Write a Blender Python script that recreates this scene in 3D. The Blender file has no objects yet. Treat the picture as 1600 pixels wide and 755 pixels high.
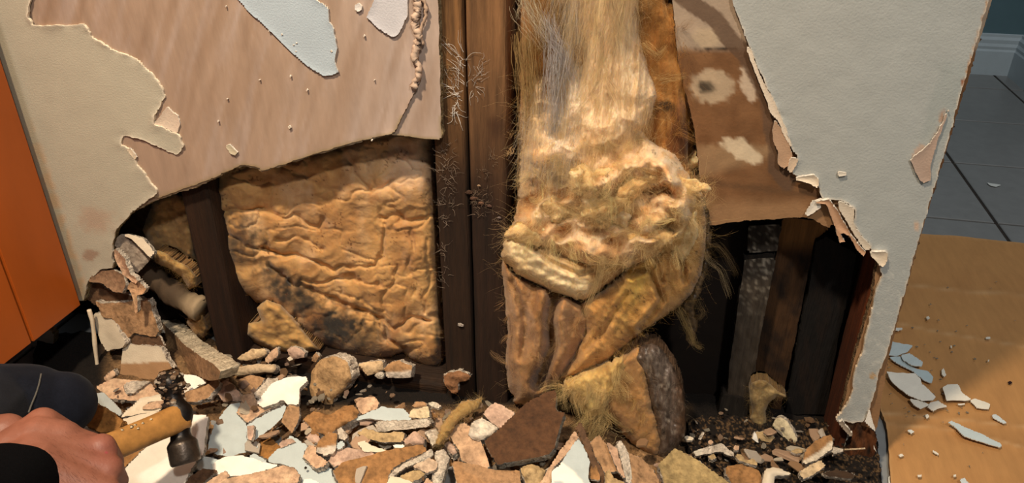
import bpy, bmesh, math, random
import numpy as np
from mathutils import Vector

# ------------------------------------------------------------------ camera
F = 1200.0
PITCH, YAW = math.radians(29.0), math.radians(12.5)
CAM = np.array([0.0, -0.89, 0.82])
fwd = np.array([-math.sin(YAW)*math.cos(PITCH), math.cos(YAW)*math.cos(PITCH), -math.sin(PITCH)])
rgt = np.array([math.cos(YAW), math.sin(YAW), 0.0])
upv = np.cross(rgt, fwd)
scene = bpy.context.scene
C = scene.collection
cd = bpy.data.cameras.new('camera'); co = bpy.data.objects.new('camera', cd); C.objects.link(co)
cd.sensor_width = 36.0; cd.lens = 36.0*F/1600.0; cd.clip_start = 0.01
co.location = CAM
co.rotation_euler = (math.pi/2-PITCH, 0, YAW)
scene.camera = co

# ------------------------------------------------------------------ light
scene.view_settings.view_transform = 'Standard'
scene.view_settings.look = 'None'
scene.view_settings.gamma = 1.0
scene.view_settings.exposure = 0.0
w = bpy.data.worlds.new('world'); scene.world = w; w.use_nodes = True
bg = w.node_tree.nodes['Background']; bg.inputs[0].default_value = (0.80, 0.90, 1.0, 1); bg.inputs[1].default_value = 0.13
def lamp(name, loc, target, energy, size, color, shape='DISK'):
    l = bpy.data.lights.new(name, 'AREA'); l.shape = shape; l.size = size; l.energy = energy; l.color = color
    o = bpy.data.objects.new(name, l); C.objects.link(o); o.location = loc
    o.rotation_euler = (Vector(target)-Vector(loc)).to_track_quat('-Z', 'Y').to_euler()
    return o
spot = lamp('ceiling_spot_lamp', (-0.58, -0.92, 2.2), (-0.35, -0.10, 0.02), 11, 0.14, (1.0, 0.83, 0.61)); spot.data.spread = math.radians(75)
lamp('ceiling_spot_lamp', (0.50, -1.5, 2.15), (0.1, 0.0, 0.2), 25, 0.12, (1.0, 0.96, 0.90))
lamp('corridor_fill_light', (1.05, 1.1, 2.1), (0.9, 1.3, 0.0), 7.5, 0.7, (0.86, 0.93, 1.0), 'SQUARE')  # cool overhead fill added in the corridor, stands in for daylight
scene.cycles.use_denoising = True
scene.cycles.max_bounces = 4; scene.cycles.diffuse_bounces = 3; scene.cycles.transmission_bounces = 3

# ------------------------------------------------------------------ maths helpers
def nrm(v):
    v = np.asarray(v, float); return v/np.linalg.norm(v)
def ray(px, py):
    px = np.asarray(px, float); py = np.asarray(py, float)
    return fwd + ((px-800.0)/F)[..., None]*rgt + ((377.5-py)/F)[..., None]*upv
def on_plane(px, py, p0, n, off=0.0):
    r = ray(px, py); t = (np.dot(np.asarray(p0)-CAM, n)+off)/(r@np.asarray(n))
    return CAM + r*np.asarray(t)[..., None]
def wallp(px, py, y=0.0): return on_plane(px, py, (0, y, 0), np.array([0, -1.0, 0]))
def floorp(px, py, z=0.0): return on_plane(px, py, (0, 0, z), np.array([0, 0, 1.0]))
def campt(px, py, dep): return CAM + ray(px, py)*dep
WALLN = np.array([0, -1.0, 0])
def wall_plane(y): return (np.array([0, y, 0.0]), WALLN)
def crop(x0, y0, s, pts): return [(x0+a/s, y0+b/s) for a, b in pts]
K = {1: (130, 480, 5.392), 2: (130, 615, 5.392), 3: (340, 520, 5.392), 4: (360, 615, 5.392), 5: (560, 615, 5.392), 6: (780, 615, 5.392),
     7: (1000, 615, 5.392), 8: (1140, 615, 5.392), 9: (120, 300, 4.196), 10: (1100, 330, 3.773), 11: (1100, 520, 4.193), 12: (0, 0, 2.5175),
     13: (350, 0, 2.5175), 14: (1000, 0, 2.5167), 15: (300, 200, 1.887), 16: (350, 520, 3.2125), 17: (700, 300, 1.887), 18: (1200, 280, 1.59),
     19: (1200, 0, 2.5175), 20: (120, 300, 4.196), 21: (0, 0, 1.0)}
def to_px(P):
    r = np.asarray(P, float)-CAM; dep = r@fwd; return (float(800+F*(r@rgt)/dep), float(377.5-F*(r@upv)/dep))
def kc(k, pts): return crop(*K[k], pts)
def lin(h):
    if isinstance(h, str):
        c = np.array([int(h[i:i+2], 16) for i in (0, 2, 4)])/255.0
        return np.where(c <= 0.04045, c/12.92, ((c+0.055)/1.055)**2.4)
    return np.asarray(h, float)
def _hash(ix, iy, seed):
    n = (ix.astype(np.int64)*374761393 + iy.astype(np.int64)*668265263 + int(seed)*1442695041) & 0xffffffff
    n = ((n ^ (n >> 13))*1274126177) & 0xffffffff
    return ((n ^ (n >> 16)) & 0xffff)/65535.0
def vnoise(x, y, seed=0):
    x = np.asarray(x, float); y = np.asarray(y, float)
    ix = np.floor(x); iy = np.floor(y); fx = x-ix; fy = y-iy
    fx = fx*fx*(3-2*fx); fy = fy*fy*(3-2*fy)
    a = _hash(ix, iy, seed); b = _hash(ix+1, iy, seed); c = _hash(ix, iy+1, seed); d = _hash(ix+1, iy+1, seed)
    return (a*(1-fx)+b*fx)*(1-fy)+(c*(1-fx)+d*fx)*fy
def fbm(x, y, o=4, seed=0):
    s = 0; a = 0.5; t = 0
    for i in range(o):
        s = s + a*vnoise(x, y, seed+i*17); t += a; a *= 0.5; x = x*2.03+3.1; y = y*2.03+1.7
    return s/t-0.5
def sstep(a, b, x):
    t = np.clip((x-a)/(b-a), 0, 1); return t*t*(3-2*t)
def seg_dist(px, py, line):
    L = np.asarray(line, float); best = np.full(px.shape, 1e9)
    for (ax, ay), (bx, by) in zip(L[:-1], L[1:]):
        dx, dy = bx-ax, by-ay; q = max(dx*dx+dy*dy, 1e-9)
        t = np.clip(((px-ax)*dx+(py-ay)*dy)/q, 0, 1)
        best = np.minimum(best, np.hypot(px-ax-t*dx, py-ay-t*dy))
    return best
def nearest_on(px, py, P):
    A = P; B = np.roll(P, -1, 0); best = np.full(px.shape, 1e18); bx_ = np.zeros(px.shape); by_ = np.zeros(px.shape)
    for (ax, ay), (bx, by) in zip(A, B):
        dx, dy = bx-ax, by-ay; q = max(dx*dx+dy*dy, 1e-9)
        t = np.clip(((px-ax)*dx+(py-ay)*dy)/q, 0, 1)
        qx = ax+t*dx; qy = ay+t*dy; d = (px-qx)**2+(py-qy)**2
        m = d < best; best = np.where(m, d, best); bx_ = np.where(m, qx, bx_); by_ = np.where(m, qy, by_)
    return np.sqrt(best), bx_, by_
def inside(px, py, P):
    r = np.zeros(px.shape, bool); A = P; B = np.roll(P, -1, 0)
    for (ax, ay), (bx, by) in zip(A, B):
        if ay == by: continue
        c = ((ay > py) != (by > py)) & (px < (bx-ax)*(py-ay)/(by-ay)+ax)
        r ^= c
    return r
def jagged(poly, amp, seg, seed):
    rs = np.random.RandomState(seed); out = []; P = [np.array(p, float) for p in poly]
    for a, b in zip(P, P[1:]+P[:1]):
        d = b-a; L = np.hypot(*d); n = max(1, int(L/seg)); nv = np.array([-d[1], d[0]])/max(L, 1e-6)
        out.append(a)
        ph = rs.rand()*100
        for i in range(1, n):
            t = i/n; k = (fbm(np.array([ph+i*0.35]), np.array([seed*1.3]), 3, seed)[0])*2
            out.append(a+d*t+nv*amp*k*1.6*min(1, 4*t, 4*(1-t)))
    return np.array(out)
def blob(px, py, cx, cy, rx, ry, soft=0.4, rough=0.35, seed=1, rot=0.0):
    c, s = math.cos(rot), math.sin(rot); dx = (px-cx)*c+(py-cy)*s; dy = -(px-cx)*s+(py-cy)*c
    d = np.hypot(dx/rx, dy/ry) + rough*2*fbm(px/9.0, py/9.0, 4, seed)
    return 1-sstep(1-soft, 1+soft*0.5, d)
def mixc(col, m, c):
    return col*(1-m[..., None]) + lin(c)*m[..., None]

# ------------------------------------------------------------------ materials (all procedural; the object's own colour, stains and some painted light come in as an attribute)
MATS = {}
def mat(name, rough=0.8, var=0.25, vscale=60.0, bump=0.3, bscale=200.0, bdist=0.002, stretch=(1, 1, 1), metal=0.0, sheen=0.0, trans=0.0, spec=0.3, const=None, detail=6, sss=0.0, fine=0.0):
    if name in MATS: return MATS[name]
    m = bpy.data.materials.new(name); m.use_nodes = True; nt = m.node_tree; N = nt.nodes; L = nt.links
    b = N['Principled BSDF']; out = N['Material Output']
    tc = N.new('ShaderNodeTexCoord'); mp = N.new('ShaderNodeMapping'); mp.inputs['Scale'].default_value = stretch
    L.new(tc.outputs['Object'], mp.inputs['Vector'])
    n1 = N.new('ShaderNodeTexNoise'); n1.inputs['Scale'].default_value = vscale; n1.inputs['Detail'].default_value = detail; n1.inputs['Roughness'].default_value = 0.65
    L.new(mp.outputs[0], n1.inputs['Vector'])
    mr = N.new('ShaderNodeMapRange'); mr.inputs[1].default_value = 0.25; mr.inputs[2].default_value = 0.75; mr.inputs[3].default_value = 1-var; mr.inputs[4].default_value = 1+var
    L.new(n1.outputs[0], mr.inputs[0])
    vm = N.new('ShaderNodeVectorMath'); vm.operation = 'SCALE'
    if const is None:
        at = N.new('ShaderNodeAttribute'); at.attribute_name = 'Col'; L.new(at.outputs['Color'], vm.inputs[0])
    else:
        vm.inputs[0].default_value = tuple(lin(const))
    L.new(mr.outputs[0], vm.inputs['Scale']); L.new(vm.outputs[0], b.inputs['Base Color'])
    if fine:
        n3 = N.new('ShaderNodeTexNoise'); n3.inputs['Scale'].default_value = fine; n3.inputs['Detail'].default_value = 3; n3.inputs['Roughness'].default_value = 0.7
        L.new(mp.outputs[0], n3.inputs['Vector']); m3 = N.new('ShaderNodeMapRange'); m3.inputs[1].default_value = 0.3; m3.inputs[2].default_value = 0.6; m3.inputs[3].default_value = 0.62; m3.inputs[4].default_value = 1.05
        L.new(n3.outputs[0], m3.inputs[0]); ml = N.new('ShaderNodeMath'); ml.operation = 'MULTIPLY'; L.new(mr.outputs[0], ml.inputs[0]); L.new(m3.outputs[0], ml.inputs[1]); L.new(ml.outputs[0], vm.inputs['Scale'])
    b.inputs['Roughness'].default_value = rough; b.inputs['Metallic'].default_value = metal
    b.inputs['Specular IOR Level'].default_value = spec
    if sss: b.inputs['Subsurface Weight'].default_value = sss; b.inputs['Subsurface Radius'].default_value = (1.0, 0.6, 0.3); b.inputs['Subsurface Scale'].default_value = 0.006
    if sheen: b.inputs['Sheen Weight'].default_value = sheen
    if bump:
        n2 = N.new('ShaderNodeTexNoise'); n2.inputs['Scale'].default_value = bscale; n2.inputs['Detail'].default_value = 4
        L.new(mp.outputs[0], n2.inputs['Vector'])
        bp = N.new('ShaderNodeBump'); bp.inputs['Strength'].default_value = bump; bp.inputs['Distance'].default_value = bdist
        L.new(n2.outputs[0], bp.inputs['Height']); L.new(bp.outputs[0], b.inputs['Normal'])
    if trans:
        t = N.new('ShaderNodeBsdfTranslucent'); L.new(vm.outputs[0], t.inputs[0]); mx = N.new('ShaderNodeMixShader'); mx.inputs[0].default_value = trans
        L.new(b.outputs[0], mx.inputs[1]); L.new(t.outputs[0], mx.inputs[2]); L.new(mx.outputs[0], out.inputs[0])
    MATS[name] = m
    return m
M_paint = mat('painted_plaster', 0.55, 0.05, 25, 0.42, 420, 0.0012)
M_kraft = mat('drywall_paper', 0.85, 0.14, 45, 0.35, 300, 0.001)
M_streak = mat('streaked_drywall_paper', 0.8, 0.16, 30, 0.3, 220, 0.001, stretch=(1.6, 1, 0.28))
M_gyps = mat('broken_gypsum', 0.95, 0.30, 110, 1.0, 300, 0.004, fine=260)
M_scrap = mat('broken_drywall_face', 0.85, 0.28, 28, 0.6, 160, 0.003, fine=140)
M_insul = mat('glass_wool', 0.95, 0.13, 60, 0.35, 220, 0.003, sheen=0.1, sss=0.5, fine=0)
M_fibre = mat('glass_wool_fibre', 0.7, 0.15, 90, 0.0, trans=0.55)
M_wood = mat('rotten_wood', 0.85, 0.45, 9, 0.8, 30, 0.003, stretch=(14, 14, 1.0))
M_woodh = mat('rotten_wood_lying', 0.8, 0.45, 9, 0.8, 30, 0.003, stretch=(1.0, 14, 14))
M_cab = mat('varnished_cabinet_wood', 0.38, 0.22, 5, 0.08, 30, 0.001, stretch=(1, 1, 0.35), spec=0.4)
M_tile = mat('floor_tile', 0.30, 0.10, 30, 0.15, 120, 0.001, spec=0.5)
M_board = mat('corrugated_cardboard', 0.8, 0.10, 30, 0.25, 180, 0.001, stretch=(3, 0.6, 1))
M_dirt = mat('dirt', 0.95, 0.6, 220, 1.0, 300, 0.004)
M_foil = mat('crumpled_kraft_facing', 0.42, 0.55, 60, 0.55, 120, 0.003, stretch=(2.2, 1.0, 0.5), spec=0.5, fine=150)
M_steel = mat('dark_worn_steel', 0.38, 0.45, 90, 0.4, 200, 0.001, metal=0.75, spec=0.5)
M_hand = mat('hammer_handle_wood', 0.45, 0.42, 45, 0.4, 90, 0.001, spec=0.4)
M_skin = mat('skin', 0.5, 0.12, 80, 0.35, 420, 0.0008, spec=0.35)
M_denim = mat('navy_denim', 0.9, 0.30, 350, 0.5, 900, 0.0008, sheen=0.03, spec=0.1)
M_knit = mat('black_knit', 1.0, 0.3, 300, 0.6, 600, 0.001, spec=0.05)

# ------------------------------------------------------------------ mesh helpers
def link(o, parent=None):
    C.objects.link(o)
    if parent is not None: o.parent = parent
    return o
def tag(o, label=None, cat=None, group=None, kind=None):
    if label: o['label'] = label
    if cat: o['category'] = cat
    if group: o['group'] = group
    if kind: o['kind'] = kind
    return o
def empty(name, loc=(0, 0, 0)):
    # the thing's base; children keep world coordinates through the inverse
    o = bpy.data.objects.new(name, None); o.empty_display_size = 0.02; C.objects.link(o); o.location = tuple(loc); return o
def wloc(o):
    v = Vector((0, 0, 0))
    while o is not None: v = v+o.location; o = o.parent
    return v
def build(name, V, faces, cols, mats, parent=None, midx=None, smooth=True, recentre=True):
    V = np.asarray(V, float)
    c = np.zeros(3)
    if recentre and parent is None:
        c = np.array([V[:, 0].mean(), V[:, 1].mean(), V[:, 2].min()])
    me = bpy.data.meshes.new(name)
    if isinstance(faces, np.ndarray):
        k = faces.shape[1]; n = len(faces)
        me.vertices.add(len(V)); me.vertices.foreach_set('co', (V-c).astype(np.float32).ravel())
        me.loops.add(n*k); me.loops.foreach_set('vertex_index', faces.astype(np.int32).ravel())
        me.polygons.add(n); me.polygons.foreach_set('loop_start', np.arange(0, n*k, k, dtype=np.int32))
        me.update(calc_edges=True)
    else:
        me.from_pydata([tuple(v) for v in (V-c)], [], [tuple(int(i) for i in f) for f in faces]); me.update()
    if cols is not None:
        cols = np.asarray(cols, float)
        if cols.ndim == 1: cols = np.tile(cols, (len(V), 1))
        a = me.attributes.new('Col', 'FLOAT_COLOR', 'POINT')
        a.data.foreach_set('color', np.concatenate([np.clip(cols, 0, 1), np.ones((len(V), 1))], 1).astype(np.float32).ravel())
    for m in (mats if isinstance(mats, (list, tuple)) else [mats]): me.materials.append(m)
    if midx is not None: me.polygons.foreach_set('material_index', np.asarray(midx, np.int32))
    sm = np.full(len(me.polygons), bool(smooth)) if np.isscalar(smooth) else np.asarray(smooth, bool)
    me.polygons.foreach_set('use_smooth', sm)
    o = bpy.data.objects.new(name, me); link(o, parent)
    o.location = c if parent is None else -wloc(parent)
    return o
SURF = {}
def sheet(name, poly, plane, m, parent=None, step=4.0, thick=0.012, h=None, col='b08a68', ecol='b9a58c', jag=1.5, seed=0, em=None, relief=0.0, rsc=12.0, keep=None, smooth=True, seg=None, rim=0.0):
    """a solid sheet with its own outline, relief, thickness and torn edge, lying in a real plane"""
    p0, n = plane; n = nrm(n)
    P = jagged(poly, jag, seg or max(2.5, step*0.8), seed)
    x0, y0 = P.min(0); x1, y1 = P.max(0)
    nx = max(3, int((x1-x0)/step)+2); ny = max(3, int((y1-y0)/step)+2)
    gx, gy = np.meshgrid(np.linspace(x0-0.4, x1+0.4, nx), np.linspace(y0-0.4, y1+0.4, ny))
    fx = gx.ravel(); fy = gy.ravel()
    ins = inside(fx, fy, P); d, qx, qy = nearest_on(fx, fy, P)
    d = np.minimum(nearest_on(fx, fy, np.array(poly, float))[0], d*3) if jag > 2 else d
    idx = np.arange(nx*ny).reshape(ny, nx)
    q = np.stack([idx[:-1, :-1], idx[1:, :-1], idx[1:, 1:], idx[:-1, 1:]], -1).reshape(-1, 4)
    kq = q[ins[q].sum(1) >= 2]
    if len(kq) == 0: kq = q
    fx = np.where(ins, fx, qx); fy = np.where(ins, fy, qy); d = np.where(ins, d, 0)
    used = np.unique(kq); rem = np.full(nx*ny, -1); rem[used] = np.arange(len(used)); kq = rem[kq]
    fx, fy, d = fx[used], fy[used], d[used]
    hh = np.zeros(len(fx)) if h is None else h(fx, fy, d)
    if relief: hh = hh + relief*2*fbm(fx/rsc, fy/rsc, 4, seed+5)
    if rim: hh = hh - rim*(1-np.clip(d/9.0, 0, 1))**2
    V = on_plane(fx, fy, p0, n, hh)
    cc = col(fx, fy, d) if callable(col) else np.tile(lin(col), (len(fx), 1))
    # boundary edges
    e = np.concatenate([kq[:, [0, 1]], kq[:, [1, 2]], kq[:, [2, 3]], kq[:, [3, 0]]]); es = np.sort(e, 1)
    key = es[:, 0]*10_000_000+es[:, 1]; u, inv, cnt = np.unique(key, return_inverse=True, return_counts=True)
    be = e[cnt[inv] == 1]
    bv = np.unique(be); rb = np.full(len(V), -1); rb[bv] = np.arange(len(bv))
    nV, nb = len(V), len(bv)
    rs = np.random.RandomState(seed+3)
    back = V - n*thick
    if h is not None or relief: back = on_plane(fx, fy, p0, n, 0*hh) - n*thick + 0*V; back = np.where((hh > 0)[:, None], V - n*(thick+hh)[:, None], V-n*thick)
    ec = lin(ecol)
    nr = 5 if thick >= 0.008 else 2; soft = em in (M_insul, M_foil)
    fz = fbm(fx[bv]/5.0, fy[bv]/5.0, 3, seed)
    rings = []
    for k in range(nr+1):
        t = k/nr; R = V[bv]*(1-t)+back[bv]*t
        if 0 < k < nr: R = R + (rs.rand(nb, 3)-0.5)*min(thick*0.28, 0.003)*(0.15 if soft else 1) + ((V[bv]-V.mean(0))/(np.linalg.norm(V[bv]-V.mean(0), axis=1, keepdims=True)+1e-9))*(fz*min(thick*0.5, 0.004)*(0 if soft else 1))[:, None]
        rings.append(R)
    allV = np.concatenate([V]+rings+[back])
    ecs = np.tile(ec, (nb, 1))*(0.8+0.4*rs.rand(nb, 1))
    cols = np.concatenate([cc]+[ecs*(1-0.03*k) for k in range(nr+1)]+[np.tile(ec*0.9, (nV, 1))])
    a0 = rb[be[:, 0]]; a1 = rb[be[:, 1]]
    fs = [kq]
    for k in range(nr):
        o1 = nV+k*nb; o2 = o1+nb; fs.append(np.stack([o1+a1, o1+a0, o2+a0, o2+a1], 1))
    fs.append(kq[:, ::-1]+nV+(nr+1)*nb)
    faces = np.concatenate(fs)
    # orient outward: front face towards the viewer
    f0 = kq[len(kq)//2]; fn = np.cross(V[f0[1]]-V[f0[0]], V[f0[2]]-V[f0[0]])
    if np.dot(fn, n) < 0: faces = faces[:, ::-1]
    mi = np.concatenate([np.zeros(len(kq)), np.ones(nr*len(be)+len(kq))])
    sm = np.concatenate([np.full(len(kq), smooth), np.ones(nr*len(be)), np.zeros(len(kq))])
    o = build(name, allV, faces, cols, [m, em or M_gyps], parent, mi, sm)
    if keep: SURF[keep] = (V, fx, fy, d, n)
    return o
def tube(pts, rad, k=8, caps=True):
    pts = np.asarray(pts, float); n = len(pts); rad = np.broadcast_to(np.asarray(rad, float), (n,))
    T = np.gradient(pts, axis=0); T /= np.linalg.norm(T, axis=1, keepdims=True)+1e-12
    ref = np.array([0.13, 0.21, 0.97]) if abs(T[0, 2]) < 0.9 else np.array([1, 0.1, 0])
    V = []
    for i in range(n):
        a = np.cross(T[i], ref); a /= np.linalg.norm(a); b = np.cross(T[i], a)
        for j in range(k):
            t = 2*math.pi*j/k; V.append(pts[i]+rad[i]*(a*math.cos(t)+b*math.sin(t)))
    Fc = [(i*k+j, i*k+(j+1) % k, (i+1)*k+(j+1) % k, (i+1)*k+j) for i in range(n-1) for j in range(k)]
    if caps: Fc += [tuple(range(k-1, -1, -1)), tuple(range((n-1)*k, n*k))]
    return np.array(V), Fc
def fibres(name, paths, rad, cols, parent=None, m=None, k=3):
    paths = np.asarray(paths, float); N_, Kk, _ = paths.shape
    T = np.gradient(paths, axis=1); T /= np.linalg.norm(T, axis=2, keepdims=True)+1e-12
    ref = np.array([0.33, -0.71, 0.19]); A = np.cross(T, ref); A /= np.linalg.norm(A, axis=2, keepdims=True)+1e-9; B = np.cross(T, A)
    taper = np.linspace(1, 0.35, Kk)[None, :, None]; r = np.asarray(rad, float).reshape(-1, 1, 1)*taper
    V = np.stack([paths+r*(A*math.cos(2*math.pi*j/k)+B*math.sin(2*math.pi*j/k)) for j in range(k)], 2).reshape(-1, 3)
    base = (np.arange(N_)*Kk*k)[:, None, None]; i = np.arange(Kk-1)[None, :, None]*k; j = np.arange(k)[None, None, :]; j2 = (j+1) % k
    f = np.stack([base+i+j, base+i+j2, base+i+k+j2, base+i+k+j], -1).reshape(-1, 4)
    cc = np.repeat(np.asarray(cols, float), Kk*k, axis=0)
    o = build(name, V, f, cc, m or M_fibre, parent)
    o['kind'] = 'stuff'
    return o
def strands(starts, dirs, lens, curl, rs, K_=9, sag=0.0):
    """curly paths from start points"""
    n = len(starts); P = np.zeros((n, K_, 3)); P[:, 0] = starts
    d = dirs/np.linalg.norm(dirs, axis=1, keepdims=True)
    bend = (rs.rand(n, 3)-0.5)*curl
    for i in range(1, K_):
        d = d+bend*0.35+(rs.rand(n, 3)-0.5)*curl*0.5; d[:, 2] -= sag
        d /= np.linalg.norm(d, axis=1, keepdims=True)
        P[:, i] = P[:, i-1]+d*(lens/(K_-1))[:, None]
    return P
def box(name, lo, hi, m, col, parent=None, bev=0.0):
    bm = bmesh.new(); bmesh.ops.create_cube(bm, size=1.0)
    lo = np.array(lo, float); hi = np.array(hi, float)
    for v in bm.verts: v.co = Vector((lo+hi)/2+np.array(v.co)*(hi-lo))
    if bev: bmesh.ops.bevel(bm, geom=list(bm.edges), offset=bev, segments=2, affect='EDGES')
    V = np.array([v.co[:] for v in bm.verts]); bm.verts.index_update(); f = [[v.index for v in fc.verts] for fc in bm.faces]; bm.free()
    return build(name, V, f, lin(col), m, parent, smooth=False)
def timber(name, x0, x1, y0, y1, z0, z1, colf, m=None, parent=None, nz=90, seed=0, rough=0.0012, cham=0.003):
    """a sawn vertical timber: chamfered section swept up with worn faces"""
    sec = []
    for t in np.linspace(x0+cham, x1-cham, 11): sec.append((t, y0))
    for t in np.linspace(y0+cham, y1-cham, 9): sec.append((x1, t))
    for t in np.linspace(x1-cham, x0+cham, 5): sec.append((t, y1))
    for t in np.linspace(y1-cham, y0+cham, 9): sec.append((x0, t))
    S = np.array(sec); ns = len(S); zs = np.linspace(z0, z1, nz)
    cx, cy = (x0+x1)/2, (y0+y1)/2
    V = np.zeros((nz, ns, 3)); V[:, :, 0] = S[None, :, 0]; V[:, :, 1] = S[None, :, 1]; V[:, :, 2] = zs[:, None]
    u = np.arange(ns)[None, :]*0.9+0*zs[:, None]; zz = zs[:, None]+0*u
    k = fbm(u*1.3, zz*9, 4, seed)*2*rough + fbm(u*0.35, zz*25, 3, seed+9)*rough
    V[:, :, 0] -= (V[:, :, 0]-cx)/((x1-x0)/2)*np.abs(k); V[:, :, 1] += -np.sign(V[:, :, 1]-cy)*np.abs(k)*0.8
    V = V.reshape(-1, 3)
    f = [(i*ns+j, i*ns+(j+1) % ns, (i+1)*ns+(j+1) % ns, (i+1)*ns+j) for i in range(nz-1) for j in range(ns)]
    f += [tuple(range(ns-1, -1, -1)), tuple(range((nz-1)*ns, nz*ns))]
    return build(name, V, f, colf(V[:, 0], V[:, 1], V[:, 2]), m or M_wood, parent)
def join_parts(name, items, m, parent=None, cols=None, smooth=True):
    V = []; Fc = []; cc = []; o = 0
    for it in items:
        v, f = it[0], it[1]
        V.append(v); Fc += [tuple(i+o for i in q) for q in f]; o += len(v)
        cc.append(np.tile(lin(it[2]) if len(it) > 2 else lin(cols), (len(v), 1)))
    return build(name, np.concatenate(V), Fc, np.concatenate(cc), m, parent, smooth=smooth)
# ================================================================== SETTING
rng = np.random.RandomState(7)
X_END = float(wallp(1545, 0)[0]); X_CAB = float(wallp(135, 470)[0])
# ---- floor of square tiles
TS = 0.345*0.82/0.78
gx0 = float(floorp(1480, 240)[0]); gy0 = float(floorp(1540, 258)[1])
floor = box('floor', (-1.9, -1.7, -0.06), (2.2, 2.4, -0.004), M_dirt, '3a332c'); floor['kind'] = 'structure'
bm = bmesh.new(); bmesh.ops.create_cube(bm, size=1.0)
for v in bm.verts: v.co = Vector((v.co.x*(TS-0.008), v.co.y*(TS-0.008), v.co.z*0.012))
bmesh.ops.bevel(bm, geom=[e for e in bm.edges if all(v.co.z > 0 for v in e.verts)], offset=0.0015, segments=1, affect='EDGES')
tv = np.array([v.co[:] for v in bm.verts]); bm.verts.index_update(); tf = [[v.index for v in f.verts] for f in bm.faces]; bm.free()
tile0 = None
for i in range(-7, 5):
    for j in range(-8, 4):
        cx = gx0+(i+0.5)*TS; cy = gy0+(j+0.5)*TS
        if not (-1.75 < cx < 2.1 and -1.6 < cy < 2.3): continue
        if tile0 is None:
            tile0 = build('tile', tv, tf, lin('8c8b88')*0.9, M_tile, floor, smooth=False); t = tile0
        else:
            t = tile0.copy(); C.objects.link(t); t.parent = floor
        t.location = Vector((cx, cy, -0.006))-wloc(floor)

# ---- far room: wall with moulded baseboard, and the wall that comes forward at its right
yF = float(floorp(1540, 115)[1]); xR = float(floorp(1584, 121)[0])
wall_far = box('wall_far', (-1.9, yF, 0), (xR+0.1, yF+0.1, 2.4), M_paint, '5b757c'); wall_far['kind'] = 'structure'
wall_side = box('wall_side', (xR, yF-0.9, 0), (xR+0.1, yF, 2.4), M_paint, '6f8588'); wall_side['kind'] = 'structure'
def base_profile(p, a, b, name, parent=None):
    # profile (out, z) swept from a to b; p = outward unit vector
    pr = [(0, 0), (0.018, 0), (0.018, 0.085), (0.014, 0.092), (0.016, 0.102), (0.012, 0.112), (0.013, 0.125), (0.006, 0.134), (0.006, 0.142), (0, 0.145)]
    a = np.array(a, float); b = np.array(b, float); p = np.array(p, float); n = len(pr)
    V = [a+p*o+np.array([0, 0, z]) for o, z in pr]+[b+p*o+np.array([0, 0, z]) for o, z in pr]
    f = [(i, (i+1) % n, n+(i+1) % n, n+i) for i in range(n)]+[tuple(range(n-1, -1, -1)), tuple(range(n, 2*n))]
    o = build(name, V, f, lin('b9c4c8'), M_paint, parent, smooth=False); o['kind'] = 'structure'; return o
base_profile((0, -1, 0), (-1.9, yF, 0), (xR, yF, 0), 'baseboard_far')
base_profile((-1, 0, 0), (xR, yF-0.9, 0), (xR, yF, 0), 'baseboard_side')

# ---- the broken wall, left board: brown paper face on gypsum
hole_left = [(690, 219), (655, 216), (640, 213), (610, 211), (598, 213), (540, 228), (470, 250), (410, 269), (396, 262), (378, 260), (364, 265), (335, 280), (300, 295), (250, 311), (205, 334), (180, 362), (176, 385), (177, 420), (156, 424), (138, 440), (133, 470)]
def col_left(x, y, d):
    c = np.tile(lin('a68b76'), (len(x), 1))
    c = mixc(c, 0.55*sstep(440, 640, x+0.3*fbm(x/30, y/90, 4, 3)*160), 'b09d92')  # lilac daylight sheen painted into the paper towards the right
    c = mixc(c, 0.6*np.clip(fbm(x/13.0+y*0.02, y/120.0, 4, 11)*3, 0, 1), 'b8a499')
    c = mixc(c, 0.5*np.clip(-fbm(x/16.0+y*0.015, y/150.0, 4, 12)*3, 0, 1), '8a6d55')
    c = mixc(c, 0.75*np.clip(1-d/5.0, 0, 1)*(y > 180), '8d7a55')
    return c
wl = sheet('wall_left', [(683, -170)]+[(684, 0), (688, 110)]+hole_left+[(-140, 470), (-140, -170)], wall_plane(0.002), M_streak, step=4, thick=0.0125, col=col_left, ecol='9b8560', jag=2.2, seed=21, relief=0.0004, rsc=25)
wl['kind'] = 'structure'
# paper ply over the board on its left part; ends in the torn, rolled ridge at the right
ply_or_shadow = [(648, -170), (648, 0), (655, 40), (650, 75), (657, 125), (645, 150), (632, 175), (618, 205), (612, 209), (540, 226), (470, 248), (410, 267), (396, 260), (378, 258), (335, 278), (250, 309), (150, 309), (60, 100), (60, -170)]
sheet('peeled_paper', ply_or_shadow, wall_plane(-0.0002), M_streak, wl, step=4, thick=0.0016, col=col_left, ecol='a48766', jag=1.2, seed=22, relief=0.0003, rsc=25,
      h=lambda x, y, d: 0.002*np.exp(-d/6.0)*(x > 600))
rs = np.random.RandomState(5)
yy = np.linspace(-60, 138, 70)
p_ = np.stack([wallp(651+3*math.sin(v*0.13)+rs.uniform(-2.0, 2.0), v, -0.004) for v in yy])
v_, f_ = tube(p_, 0.0032+0.0022*rs.rand(70), 7)
build('torn_ridge', v_+(rs.rand(*v_.shape)-0.5)*0.002, f_, lin('bda28c'), M_kraft, wl)
p_ = np.stack([wallp(661+5*math.sin(v*0.09)+rs.uniform(-1.5, 1.5), v, -0.003) for v in np.linspace(-20, 70, 30)])
v_, f_ = tube(p_, 0.0015+0.0013*rs.rand(30), 6)
build('torn_ridge', v_, f_, lin('b0937c'), M_kraft, wl)
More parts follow.
